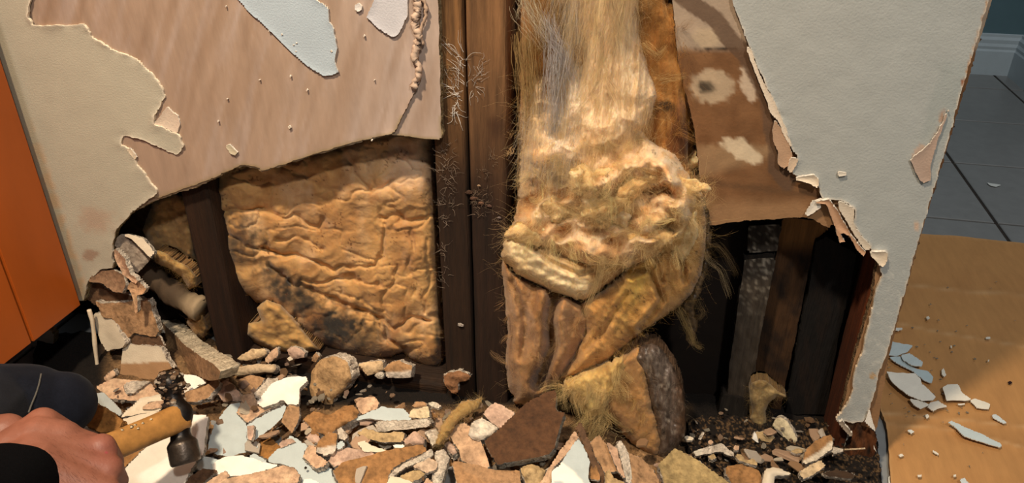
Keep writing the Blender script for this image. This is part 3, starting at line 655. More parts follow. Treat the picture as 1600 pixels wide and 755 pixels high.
# ---- the torn, fluffy batt in the middle bay
wool = empty('insulation_batt', (float(wallp(930, 600, 0.0)[0]), 0.03, 0.0)); tag(wool, 'torn fluffy yellow insulation batt spilling out of the middle bay', 'insulation', 'insulation batts')
# deep layer: amber, the board edges' shade put into its colour
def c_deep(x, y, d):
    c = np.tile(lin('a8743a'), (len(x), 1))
    c = mixc(c, 0.7*np.clip(0.3+2.5*fbm(x/9, y/70, 4, 5), 0, 1), '8a5626')
    c = mixc(c, 0.6*np.clip(-0.1+3*fbm(x/12, y/60, 4, 6), 0, 1), 'c99a5e')
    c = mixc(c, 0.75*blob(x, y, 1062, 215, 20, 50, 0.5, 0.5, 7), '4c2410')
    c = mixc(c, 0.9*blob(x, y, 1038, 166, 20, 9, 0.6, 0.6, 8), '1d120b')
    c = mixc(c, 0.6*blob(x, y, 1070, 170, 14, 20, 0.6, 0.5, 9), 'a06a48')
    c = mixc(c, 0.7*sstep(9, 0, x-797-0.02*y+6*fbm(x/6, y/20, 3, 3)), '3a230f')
    return c
deep = [(806, -170), (1060, -170), (1049, 0), (1075, 30), (1088, 55), (1093, 85), (1090, 120), (1084, 160), (1084, 250), (1092, 290), (1100, 330), (1098, 400), (1080, 440), (1040, 480), (980, 520), (880, 560), (812, 500), (806, 420), (808, 300)]
def h_deep(x, y, d):
    return pillow(d, 30, 0.05)+0.02*fbm(x/28, y/160, 3, 4)+0.010*fbm(x/9, y/90, 4, 5)+0.014*fbm(x/40, y/40, 3, 6)-0.02*np.exp(-((x-815)/14.0)**2)
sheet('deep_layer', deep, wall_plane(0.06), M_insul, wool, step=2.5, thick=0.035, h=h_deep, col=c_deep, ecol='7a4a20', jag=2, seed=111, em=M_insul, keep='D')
# the front tongue of pulled-out wool
tongue = [(1020, -170), (1003, 0), (1000, 50), (1015, 105), (1030, 150), (1020, 180), (1005, 205), (1030, 228), (1055, 240), (1078, 275), (1092, 310), (1094, 350), (1080, 392), (1040, 410), (985, 420), (940, 428), (880, 408), (826, 385), (798, 366), (808, 320), (812, 270), (816, 200), (820, 140), (846, 100), (858, 60), (850, 0), (846, -170)]
def h_tongue(x, y, d):
    t = sstep(60, 340, y)
    right = sstep(850, 930, x)
    wx = x+18*fbm(x/22, y/30, 3, 71); wy = y+18*fbm(x/22, y/30, 3, 72)
    h = pillow(d, 34, 0.022+0.020*right+0.050*t)
    h = h+(1-t)*(0.024*fbm(x/17+y/220, y/150, 3, 14)+0.007*fbm(x/6+y/160, y/70, 3, 15))
    h = h+t*(0.055*fbm(wx/46, wy/40, 2, 16)+0.040*(0.22-np.abs(fbm(wx/42+wy/60, wy/30, 2, 17)))+0.010*fbm(wx/16, wy/16, 2, 18))
    h = h+0.018*np.exp(-(seg_dist(wx, wy, [(1000, 330), (1030, 318), (1060, 325)])/11)**2)+0.020*np.exp(-(seg_dist(wx, wy, [(985, 260), (1020, 250), (1050, 280)])/13)**2)+0.016*np.exp(-(seg_dist(wx, wy, [(900, 300), (940, 285), (960, 310)])/14)**2)-0.018*np.exp(-(seg_dist(wx, wy, [(960, 340), (990, 370), (1040, 360)])/9)**2)-0.014*np.exp(-(seg_dist(wx, wy, [(880, 330), (930, 345), (950, 380)])/10)**2)-0.012*np.exp(-(seg_dist(wx, wy, [(1000, 215), (985, 290), (1040, 300)])/8)**2)
    h = h-0.02*blobv(x, y, 868, 105, 16, 90)-0.022*blobv(x, y, 905, 100, 12, 50)
    return h
def blobv(x, y, a, b, rx, ry): return np.exp(-((x-a)/rx)**2-((y-b)/ry)**2)
def c_tongue(x, y, d):
    c = np.tile(lin('dfc09a'), (len(x), 1))
    c = mixc(c, 0.5*np.clip(0.2+2.4*fbm(x/14, y/60, 4, 31), 0, 1), 'c9a474')
    c = mixc(c, 0.7*np.clip(-0.1+2.4*fbm(x/20, y/45, 4, 32), 0, 1), 'ead8b8')
    c = mixc(c, 0.6*sstep(870, 820, x+20*fbm(x/8, y/60, 3, 3))*sstep(380, 300, y), 'b99868')
    c = mixc(c, 0.75*blobv(x, y, 880, 170, 26, 130), 'cdbca8')
    c = mixc(c, 0.8*blobv(x, y, 868, 150, 7, 70), 'd6cfca')
    c = mixc(c, 0.7*blobv(x, y, 903, 100, 8, 40), 'c8bfb8')
    c = mixc(c, 0.6*np.clip(-0.2+3.4*fbm(x/16, y/20, 3, 33), 0, 1)*sstep(130, 240, y), 'c98a48')
    c = mixc(c, 0.6*sstep(250, 330, y)*np.clip(0.2+2*fbm(x/20, y/20, 3, 35), 0, 1), 'd49a56')
    wx = x+18*fbm(x/22, y/30, 3, 71); wy = y+18*fbm(x/22, y/30, 3, 72)
    c = mixc(c, 0.85*sstep(.06, .22, np.abs(fbm(wx/42+wy/60, wy/30, 2, 17)))*sstep(200, 270, y)*0.8, 'c48a4c')  # shading of the hollows painted in orange, following the relief
    c = mixc(c, 0.5*blobv(x, y, 1050, 370, 30, 40), 'c79a3a')
    return mixc(c, .7*sstep(.62, .72, vnoise(x/2.6, y/2.6, 5)*vnoise(x/16, y/16, 6))*(y > 230), '4a3018')
sheet('wool_tongue', tongue, wall_plane(0.030), M_insul, wool, step=2.0, thick=0.03, h=h_tongue, col=c_tongue, ecol='b4854a', jag=4, seed=112, em=M_insul, keep='T')

# torn clumps that stand out of the tongue
rs = np.random.RandomState(17); VT, TX, TY, TD, _ = SURF['T']
for i in range(20):
    cx, cy = rs.uniform(825, 1078), rs.uniform(255, 405)
    if cx < 860 and cy < 330: continue
    j = np.argmin((TX-cx)**2+(TY-cy)**2); yb = VT[j, 1]
    a0 = rs.uniform(0, 3.14); L1, L2 = rs.uniform(20, 44), rs.uniform(11, 20); pl = []
    for k in range(11):
        th = 2*math.pi*k/11; r_ = rs.uniform(.7, 1.25); u, v = L1*math.cos(th)*r_, L2*math.sin(th)*r_; pl.append((cx+u*math.cos(a0)-v*math.sin(a0), cy+u*math.sin(a0)+v*math.cos(a0)))
    nn = nrm((rs.uniform(-.5, .5), -1, rs.uniform(-.2, .7))); hh_ = rs.uniform(.008, .014); sd_ = int(rs.randint(1000))
    c1 = ['e4cc9c', 'e2c490', 'ecd8b0', 'dcb478', 'e0c088'][rs.randint(5)]
    sheet('wool_tuft', pl, (np.array(wallp(cx, cy, yb+.006)), nn), M_insul, wool, step=2.0, thick=.006, h=lambda x, y, d: pillow(d, 15, hh_)+.012*fbm(x/16, y/16, 2, sd_), col=lambda x, y, d: mixc(np.tile(lin(c1), (len(x), 1)), .7*np.clip(.1+2.5*fbm(x/8, y/8, 3, sd_), 0, 1), 'd0a060'), ecol='d0a868', jag=3.5, seed=sd_, em=M_insul, keep='u')
    fuzz('curly_fibres', 'u', 330, wool, .024, .9, 'f4d6a0', seed=i, lift=.006, rad=.00008)
# the folded lip, pale where it was torn
lip = [(783, 402), (786, 380), (797, 366), (815, 372), (850, 388), (890, 402), (940, 400), (985, 398), (992, 408), (968, 430), (940, 452), (915, 470), (900, 470), (870, 458), (835, 442), (806, 428)]
def c_lip(x, y, d):
    top = np.array([(797, 366), (850, 388), (890, 402), (940, 408), (985, 400)])
    sd = seg_dist(x, y, [(795, 378), (825, 398), (860, 425), (905, 448)])
    c = np.tile(lin('b98d52'), (len(x), 1)); c = mixc(c, 0.95*np.exp(-(sd/24)**2), 'f8deae')
    c = mixc(c, 0.6*np.clip(0.1+3*fbm(x/8, y/8, 3, 4), 0, 1)*sstep(860, 930, x), '8a5c2c')
    return mixc(c, 0.7*sstep(800, 786, x), '9c7648')
sheet('folded_lip', lip, wall_plane(-0.004), M_insul, wool, step=2.0, thick=0.05, h=lambda x, y, d: pillow(d, 17, 0.04)+0.012*fbm(x/22, y/14, 3, 5)+0.004*fbm(x/6, y/6, 3, 6)+crease(x, y, [(830, 385), (860, 410), (905, 430), (960, 415)], 4, 0.006), col=c_lip, ecol='8f6a3c', jag=2.5, seed=113, em=M_insul, keep='P')
def c_low(x, y, d):
    c = np.tile(lin('a67c52'), (len(x), 1)); c = mixc(c, 0.7*np.clip(0.3+2.5*fbm(x/22, y/30, 4, 8), 0, 1), '7c5228')
    c = mixc(c, 0.6*np.clip(-0.1+2.8*fbm(x/14, y/26, 4, 9), 0, 1), 'c9a07a')
    c = mixc(c, 0.6*blobv(x, y, 850, 590, 60, 22), '5a3818'); sp = vnoise(x/2.2, y/2.2, 7)*vnoise(x/12, y/12, 8)
    return mixc(c, 0.6*sstep(.58, .7, sp), '3a2210')
lowL = [(784, 398), (806, 426), (840, 444), (880, 462), (915, 474), (925, 500), (915, 530), (900, 560), (882, 590), (862, 602), (850, 620), (828, 632), (806, 632), (794, 605), (790, 560), (794, 520), (790, 480), (786, 440)]
sheet('hanging_wool', lowL, wall_plane(0.02), M_insul, wool, step=2.0, thick=0.05, h=lambda x, y, d: pillow(d, 22, 0.045)+0.02*fbm(x/24, y/50, 3, 11)+0.006*fbm(x/8, y/12, 3, 12)+crease(x, y, [(868, 455), (858, 500), (862, 540), (840, 600)], 9, 0.032)+crease(x, y, [(800, 440), (822, 500), (815, 560)], 5, 0.008), col=c_low, ecol='6b4824', jag=2.5, seed=114, em=M_insul, keep='H')
def c_diag(x, y, d):
    c = np.tile(lin('c08e52'), (len(x), 1)); c = mixc(c, 0.85*blobv(x-(420-y)*0.25, y, 998, 430, 22, 60), 'd9b45a')
    c = mixc(c, 0.7*np.clip(0.2+2.5*fbm(x/22, y/22, 4, 8), 0, 1), '93652e'); c = mixc(c, 0.5*blobv(x, y, 1055, 350, 30, 35), 'd8a868')
    c = mixc(c, 0.85*sstep(12, 1, d)*sstep(1030, 1060, x)*np.clip(0.5+3*fbm(x/5, y/5, 3, 5), 0, 1), '5b452c')
    m = np.clip(-0.3+3*fbm(x/13, y/9, 3, 18), 0, 1)*sstep(440, 500, y); c = mixc(c, 0.7*m, '5c3d1c'); sp = vnoise(x/2.2, y/2.2, 7)*vnoise(x/12, y/12, 8)
    return mixc(c, 0.7*sstep(.56, .7, sp), '3a2210')
diag = [(905, 474), (940, 455), (970, 430), (992, 405), (1025, 360), (1060, 310), (1085, 285), (1098, 305), (1104, 345), (1103, 390), (1096, 430), (1080, 460), (1058, 482), (1030, 500), (1002, 520), (975, 545), (950, 565), (920, 585), (880, 598), (872, 590), (895, 560), (915, 520)]
sheet('diagonal_fold', diag, wall_plane(0.008), M_insul, wool, step=2.0, thick=0.05, h=lambda x, y, d: pillow(d, 26, 0.048)+0.018*fbm(x/24-y/40, y/40, 3, 13)+0.006*fbm(x/8, y/8, 3, 14)+crease(x, y, [(985, 430), (1015, 420), (1035, 470), (1000, 515)], 5, 0.010)+crease(x, y, [(1040, 350), (1020, 400), (1035, 440)], 4, 0.007)+crease(x, y, [(1070, 310), (1062, 380), (1070, 440)], 4, 0.006)+crease(x, y, [(900, 560), (940, 520), (980, 460)], 5, .006), col=c_diag, ecol='6b4824', jag=2.5, seed=115, em=M_insul, keep='G')
bot = [(880, 596), (905, 582), (940, 568), (975, 552), (985, 572), (972, 606), (956, 632), (940, 648), (925, 652), (908, 640), (890, 628), (878, 612)]
def c_bot(x, y, d):
    c = np.tile(lin('c8a463'), (len(x), 1)); c = mixc(c, 0.7*np.clip(0.2+3*fbm(x/12, y/18, 4, 8), 0, 1), '8d6430'); return mixc(c, 0.7*blobv(x, y, 925, 625, 22, 24), 'd8bc7c')
sheet('lower_tuft', bot, wall_plane(-0.015), M_insul, wool, step=2.0, thick=0.04, h=lambda x, y, d: pillow(d, 20, 0.04)+0.016*fbm(x/16, y/24, 3, 13)+0.006*fbm(x/6, y/8, 3, 14), col=c_bot, ecol='8d6430', jag=4, seed=116, em=M_insul, keep='B')
seat = [(930, 592), (960, 562), (1000, 540), (1012, 575), (1018, 620), (1038, 690), (1034, 712), (1020, 718), (1000, 704), (978, 684), (958, 655), (945, 640), (940, 615)]
def c_seat(x, y, d):
    c = np.tile(lin('ae8150'), (len(x), 1)); c = mixc(c, 0.6*np.clip(0.2+2.6*fbm(x/16, y/20, 4, 8), 0, 1), '946a36'); return mixc(c, 0.7*blob(x, y, 985, 675, 8, 6, .5, .5, 4), '3a2412')
sheet('lower_batt_face', seat, wall_plane(-0.02), M_insul, wool, step=2.0, thick=0.03, h=lambda x, y, d: pillow(d, 16, 0.03)+0.010*fbm(x/18, y/24, 3, 23), col=c_seat, ecol='6b4824', jag=2, seed=117, em=M_insul, keep='S')
kraft = [(988, 560), (1000, 541), (1018, 536), (1034, 545), (1052, 572), (1065, 602), (1071, 640), (1070, 680), (1058, 702), (1036, 716), (1024, 715), (1030, 690), (1022, 650), (1014, 620), (1008, 592)]
def c_kraft(x, y, d):
    c = np.tile(lin('5f5046'), (len(x), 1)); c = mixc(c, 0.8*np.clip(0.1+3*fbm(x/9, y/16, 4, 8), 0, 1), '37291f'); c = mixc(c, 0.7*np.clip(-0.35+4*fbm(x/5, y/9, 3, 9), 0, 1), 'a39484')
    return mixc(c, 0.7*sstep(1045, 1070, x+6*fbm(x/9, y/9, 3, 3)), '6e4a2c')
sheet('paper_facing', kraft, wall_plane(-0.032), M_foil, wool, step=2.0, thick=0.02, h=lambda x, y, d: pillow(d, 20, 0.022)+0.010*fbm(x/14, y/26, 3, 13)-0.003*np.exp(-np.abs(fbm(x/12, y/30, 2, 14))/.03), col=c_kraft, ecol='4a382a', jag=1.5, seed=118, em=M_foil, keep='K')
ragged = [(1096, 300), (1108, 330), (1112, 370), (1106, 420), (1096, 455), (1084, 480), (1090, 510), (1084, 545), (1072, 525), (1074, 490), (1062, 490), (1084, 455), (1098, 410), (1102, 360), (1098, 330)]
sheet('ragged_facing', ragged, wall_plane(0.004), M_foil, wool, step=2.0, thick=0.01, h=lambda x, y, d: 0.01*fbm(x/8, y/9, 3, 3)+pillow(d, 6, 0.006), col=lambda x, y, d: mixc(np.tile(lin('6a543a'), (len(x), 1)), np.clip(.3+3*fbm(x/5, y/5, 3, 3), 0, 1), '2e2014'), ecol='3a2a1a', jag=4, seed=119, em=M_foil, keep='R')
down = lambda x, y: np.stack([-0.10+0*x, -0.10+0*x, -1.0+0*x], 1)
fuzz('combed_fibres', 'T', 4200, wool, 0.055, 0.22, 'efd4a4', sel=lambda x, y, d: (y < 230) & (x > 830), seed=11, dirv=down, spread=0.16, lift=0.010, rad=0.00009, K_=9)
fuzz('combed_fibres', 'T', 2600, wool, 0.045, 0.25, 'd8cdbd', sel=lambda x, y, d: (y < 260) & (x < 910), seed=12, dirv=down, spread=0.14, lift=0.012, rad=0.00009, K_=9)
fuzz('combed_fibres', 'D', 2600, wool, 0.05, 0.25, 'b98a4c', sel=lambda x, y, d: (y < 330) & (x < 880) & (x > 826), seed=13, dirv=down, spread=0.15, lift=0.012, rad=0.00009, K_=9)
fuzz('combed_fibres', 'D', 1800, wool, 0.035, 0.5, 'c08c48', sel=lambda x, y, d: (y < 200) & (x > 990), seed=14, dirv=down, spread=0.5, lift=0.008, rad=0.00008)
fuzz('curly_fibres', 'T', 1800, wool, 0.022, 0.8, 'f4d6a0', sel=lambda x, y, d: y > 170, seed=15, lift=0.010, rad=0.00009)
fuzz('curly_fibres', 'T', 1800, wool, 0.022, 0.9, 'f2d09a', sel=lambda x, y, d: (d < 16) & (x > 822), seed=16, lift=0.006, rad=0.00009)
for kk, nn_, cc_ in (('P', 1100, 'e6cc96'), ('H', 900, 'c09560'), ('G', 1500, 'd0a860'), ('S', 700, 'c69a5a'), ('R', 250, '7a6142'), ('K', 300, 'b0a08c')):
    fuzz('curly_fibres', kk, nn_, wool, 0.014, 0.9, cc_, seed=ord(kk), lift=0.003, rad=0.00008)
clumps('woolly_locks', 'B', 60, 34, .034, .9, 'f0d49a', wool, 41, dirv=(0, -.1, -.5), spread=.8, jit=.0030)
clumps('woolly_locks', 'T', 120, 26, .034, 1.0, 'f4d8a2', wool, 42, sel=lambda x, y, d: (y > 215) & (x > 822), spread=.9, lift=.012, jit=.0028)
clumps('woolly_locks', 'T', 60, 26, .060, .5, 'f0d4a6', wool, 43, sel=lambda x, y, d: (y < 230) & (x > 835), dirv=(-.1, -.1, -1), spread=.35, lift=.012, jit=.0032)
clumps('woolly_locks', 'G', 40, 18, .022, .9, 'd4b070', wool, 44, spread=.8, lift=.004, jit=.0020)
clumps('woolly_locks', 'H', 45, 18, .026, .9, 'c8a476', wool, 45, spread=.8, lift=.004, jit=.0020)
clumps('woolly_locks', 'D', 40, 20, .03, .8, 'c89a5c', wool, 46, sel=lambda x, y, d: (x > 990) & (y < 240), spread=.8, lift=.006, jit=.0024)
clumps('woolly_locks', 'R', 18, 16, .024, 1.0, '8a7048', wool, 47, spread=.8, lift=.004, jit=.002)
clumps('woolly_locks', 'S', 14, 16, .022, .9, 'd8b878', wool, 48, spread=.8, lift=.004, jit=.002)
# long single wisps and twisted locks
def lock(pts, r, n, colr, seed, jit=0.002, y=None):
    rs = np.random.RandomState(seed); P = np.array([wallp(a, b, c) for a, b, c in pts]); t = np.linspace(0, 1, len(P)); tt = np.linspace(0, 1, 14)
    cur = np.stack([np.interp(tt, t, P[:, i]) for i in range(3)], 1); k = np.array([.25, .5, .25])
    for i in range(3): cur[1:-1, i] = np.convolve(np.pad(cur[:, i], 1, 'edge'), k, 'valid')[1:-1]
    out = cur[None]+(rs.randn(n, 1, 3)*jit*1.5)*np.linspace(1, 0.5, 14)[None, :, None]+np.cumsum(rs.randn(n, 14, 3)*jit*0.28, 1)
    return out, np.full(n, r), lin(colr)[None]*(0.75+0.5*rs.rand(n, 1))
locks = [([(940, 385, -.06), (938, 410, -.065), (930, 450, -.066), (912, 492, -.06)], .0004, 34, 'e6cd98'), ([(1010, 350, -.05), (1005, 380, -.058), (990, 412, -.058)], .0004, 30, 'e6c890'), ([(985, 320, -.05), (1015, 318, -.055), (1055, 322, -.045)], .0004, 26, 'e8c488'),
         ([(820, 0, -.02), (830, 25, -.022), (848, 55, -.024), (850, 66, -.02)], .0004, 60, 'e4d6b8'), ([(812, -30, -.01), (815, 0, -.012), (806, 30, -.01)], .0003, 14, 'e2d2b0'), ([(855, 30, -.012), (862, 60, -.02), (880, 85, -.022), (892, 120, -.02)], .0004, 60, 'd4ccca'), ([(872, 80, -.02), (868, 140, -.024), (868, 190, -.024), (862, 240, -.022)], .0005, 90, 'd6cec8'),
         ([(820, 60, .0), (824, 120, -.004), (830, 180, -.006), (826, 280, -.008), (824, 340, -.008)], .0005, 110, 'c9a870'), ([(1030, 125, -.004), (1050, 122, -.008), (1072, 118, -.006)], .0004, 16, 'e0c48c'), ([(1005, 70, -.01), (1015, 78, -.014), (1027, 90, -.012), (1040, 75, -.01)], .0004, 20, 'e0c48c'),
         ([(1095, 365, -.005), (1105, 405, -.01), (1128, 420, -.012), (1142, 462, -.012)], .0004, 14, 'c9b48c'), ([(1100, 385, -.004), (1118, 380, -.008), (1135, 400, -.01), (1150, 430, .0)], .0003, 30, '8a7350'), ([(1062, 485, -.01), (1076, 515, -.014), (1085, 540, -.014), (1096, 545, -.012)], .0004, 40, 'b39a68'), ([(1090, 470, -.005), (1100, 490, -.01), (1092, 500, -.01)], .0003, 20, '8a7350'),
         ([(940, 640, -.06), (965, 660, -.066), (985, 672, -.05)], .0004, 20, 'ddc690'), ([(945, 655, -.06), (935, 675, -.068), (920, 705, -.068)], .0005, 60, 'd8c08a'), ([(870, 590, -.04), (872, 640, -.05), (860, 665, -.05), (820, 672, -.055)], .0003, 8, 'c9ac70'), ([(955, 672, -.062), (968, 680, -.066), (985, 676, -.06)], .0003, 6, 'e0d0a8'),
         ([(845, 195, -.015), (860, 192, -.02), (885, 200, -.022)], .0003, 10, 'e2ccA0'), ([(820, 245, -.012), (835, 252, -.02), (858, 258, -.022)], .0003, 10, 'e6d0a0'), ([(800, 232, .012), (796, 240, .008), (790, 238, .008)], .0006, 16, 'd0b080'), ([(794, 210, .012), (799, 214, .012), (800, 206, .012)], .0003, 8, 'c8a878')]
P_, R_, C_ = [], [], []
for i, (pts, r, n, c_) in enumerate(locks):
    a, b, c = lock(pts, r, n, c_.lower(), 200+i, jit=.0048 if n >= 60 else .002); P_.append(a); R_.append(b); C_.append(c)
fibres('long_wisps', np.concatenate(P_), np.concatenate(R_)*0.42, np.concatenate(C_), wool)
fuzz('curly_fibres', 'T', 1500, wool, 0.05, 0.7, 'f4d8a4', seed=31, lift=0.02, rad=0.00007, K_=12)
fuzz('curly_fibres', 'G', 700, wool, 0.04, 0.8, 'd8b878', seed=32, lift=0.012, rad=0.00007, K_=12)
fuzz('curly_fibres', 'H', 500, wool, 0.035, 0.8, 'c8a878', seed=33, lift=0.010, rad=0.00007, K_=12)
# ---- scraps of wool in the narrow bay, in the right bay and on the rubble
def scrap(name, poly, y, colr, col2, label, seed, hgt=0.02, nfib=500, plane=None, fcol=None, jag=3):
    o = sheet(name, poly, plane or wall_plane(y), M_insul, step=2.0, thick=0.015, h=lambda x, yy, d: pillow(d, 12, hgt)+hgt*0.5*fbm(x/14, yy/11, 3, seed)+0.003*fbm(x/5, yy/5, 3, seed+1), col=lambda x, yy, d: mixc(np.tile(lin(colr), (len(x), 1)), 0.85*np.clip(.2+2.6*fbm(x/14, yy/14, 4, seed+2), 0, 1), col2), ecol=col2, jag=jag, seg=9, seed=seed, em=M_insul, keep='sc%d' % seed)
    tag(o, label, 'insulation'); fuzz('loose_fibres', 'sc%d' % seed, nfib, o, 0.014, 0.8, fcol or colr, seed=seed, lift=0.004, rad=0.00008)
    return o
scrap('insulation_scrap', kc(9, [(500, 60), (560, 20), (660, 0), (740, 30), (760, 200), (775, 400), (790, 560), (700, 520), (600, 440), (500, 380), (430, 250)]), 0.085, 'b08a58', '6d4e2c', 'dirty tan insulation behind the broken drywall in the narrow bay', 301, 0.02)
scrap('insulation_scrap', kc(9, [(505, 400), (530, 378), (600, 410), (720, 480), (745, 500), (790, 560), (790, 620), (735, 640), (690, 560), (600, 500), (515, 465)]), 0.045, 'b8935a', '7b5a34', 'curled wad of tan insulation touching the black stud', 302, 0.014)
scrap('insulation_scrap', kc(9, [(740, 740), (830, 800), (860, 900), (830, 960), (770, 950), (720, 860)]), 0.04, 'a8804c', '6d4e2c', 'small tan insulation tuft at the foot of the black stud', 303, 0.014, 300)
scrap('insulation_scrap', kc(11, [(310, 330), (360, 308), (410, 315), (460, 360), (530, 405), (545, 425), (480, 420), (425, 460), (400, 520), (410, 600), (380, 640), (330, 620), (300, 560), (310, 480), (300, 430)]), 0.045, 'a58a5c', '5f4828', 'dusty insulation tuft caught at the foot of the brown board', 304, 0.014, 700, jag=4)
# ================================================================== RUBBLE
HP = (np.array([0, 0.0, 0.030]), nrm((0, -0.10, 1)))
bed = sheet('rubble_bed', [(60, 520), (300, 520), (420, 560), (560, 590), (720, 600), (800, 600), (860, 600), (1000, 610), (1080, 615), (1200, 620), (1320, 640), (1366, 690), (1380, 760), (1420, 900), (60, 900), (40, 640)], (np.array([0, 0, 0.012]), HP[1]), M_dirt, step=4.5, thick=0.011,
            h=lambda x, y, d: 0.010*fbm(x/16, y/12, 4, 3)+0.004*fbm(x/5, y/5, 3, 4), col=lambda x, y, d: mixc(mixc(np.tile(lin('8a6a48'), (len(x), 1)), np.clip(.3+3*fbm(x/14, y/10, 4, 5), 0, 1), '4a3420'), np.maximum(sstep(1040, 1090, x), np.maximum(sstep(190, 150, x)*sstep(640, 600, y), sstep(650, 628, y)*(x > 400))), '140d08'), ecol='3a2818', jag=3, seed=401, em=M_dirt)  # black dirt at right; shade under the cabinet end painted into the bed colour
tag(bed, 'brown plaster dust and crumbs under the rubble along the wall', 'rubble', kind='stuff')
PAL = dict(white='ece2d4', cream='d2c1a8', blue='b0b8b6', bluegrey='a6aaa6', tan='c8a282', brown='a47e5a', dark='644832', gyp='cbbba8', rust='9c7044', pink='c2a08a', amber='986834', yellow='b89a6e', darkest='3e2a18')
def piece(k, pts, face, label, lift=0.0, n=None, t=0.012, edge='gyp', seed=0, relief=0.0015, jag=1.2, at_wall=None, rim=0.0, second=None, name='drywall_shard', cat='shard', step=3.0, m=None, rsc=14.0, curl=0.0, em=None):
    P = kc(k, pts); A = np.array(P); c = A.mean(0)
    nn = nrm(n if n is not None else (0.0, -0.25, 1))
    if at_wall is not None: p0 = wallp(c[0], c[1], at_wall)
    else: p0 = on_plane(c[0], c[1], *HP)
    p0 = p0 + nrm(CAM-p0)*lift
    base = PAL.get(face, face)
    def cf(x, y, d):
        cc = np.tile(lin(base), (len(x), 1)); lum = lin(base).mean()
        paintd = face in ('white', 'blue', 'bluegrey', 'cream')
        cc = mixc(cc, (0.15 if paintd else 0.75)*np.clip(0.15+2.6*fbm(x/12, y/12, 4, seed+1), 0, 1), tuple(lin(base)*0.55))
        cc = mixc(cc, (0.1 if paintd else 0.45)*np.clip(-0.15+2.6*fbm(x/16, y/16, 4, seed+2), 0, 1), tuple(np.minimum(lin(base)*1.6, 0.8)))
        if not paintd: cc = mixc(cc, 0.5*sstep(0.62, 0.75, vnoise(x/2.4, y/2.4, seed)*vnoise(x/9, y/9, seed+3)+0.1), '4a2c14')
        if second is not None:
            ln, rad, colr = second; cc = mixc(cc, sstep(rad+1.5, rad-1.5, seg_dist(x, y, kc(k, ln))+4*fbm(x/7, y/7, 3, seed)), PAL.get(colr, colr))
        return cc
    hf = (lambda x, y, d: curl*(1-np.clip(d/14, 0, 1))**2) if curl else None
    o = sheet(name, P, (p0, nn), m or (M_paint if face in ('white', 'blue', 'bluegrey', 'cream') else (M_gyps if face == 'gyp' else M_scrap)), step=step, thick=t, col=cf, ecol=PAL.get(edge, edge), jag=jag, seed=seed+500, relief=relief, rsc=rsc, rim=rim, h=hf, em=em)
    return tag(o, label, cat)
UP = (0.0, -1.0, 0.45)
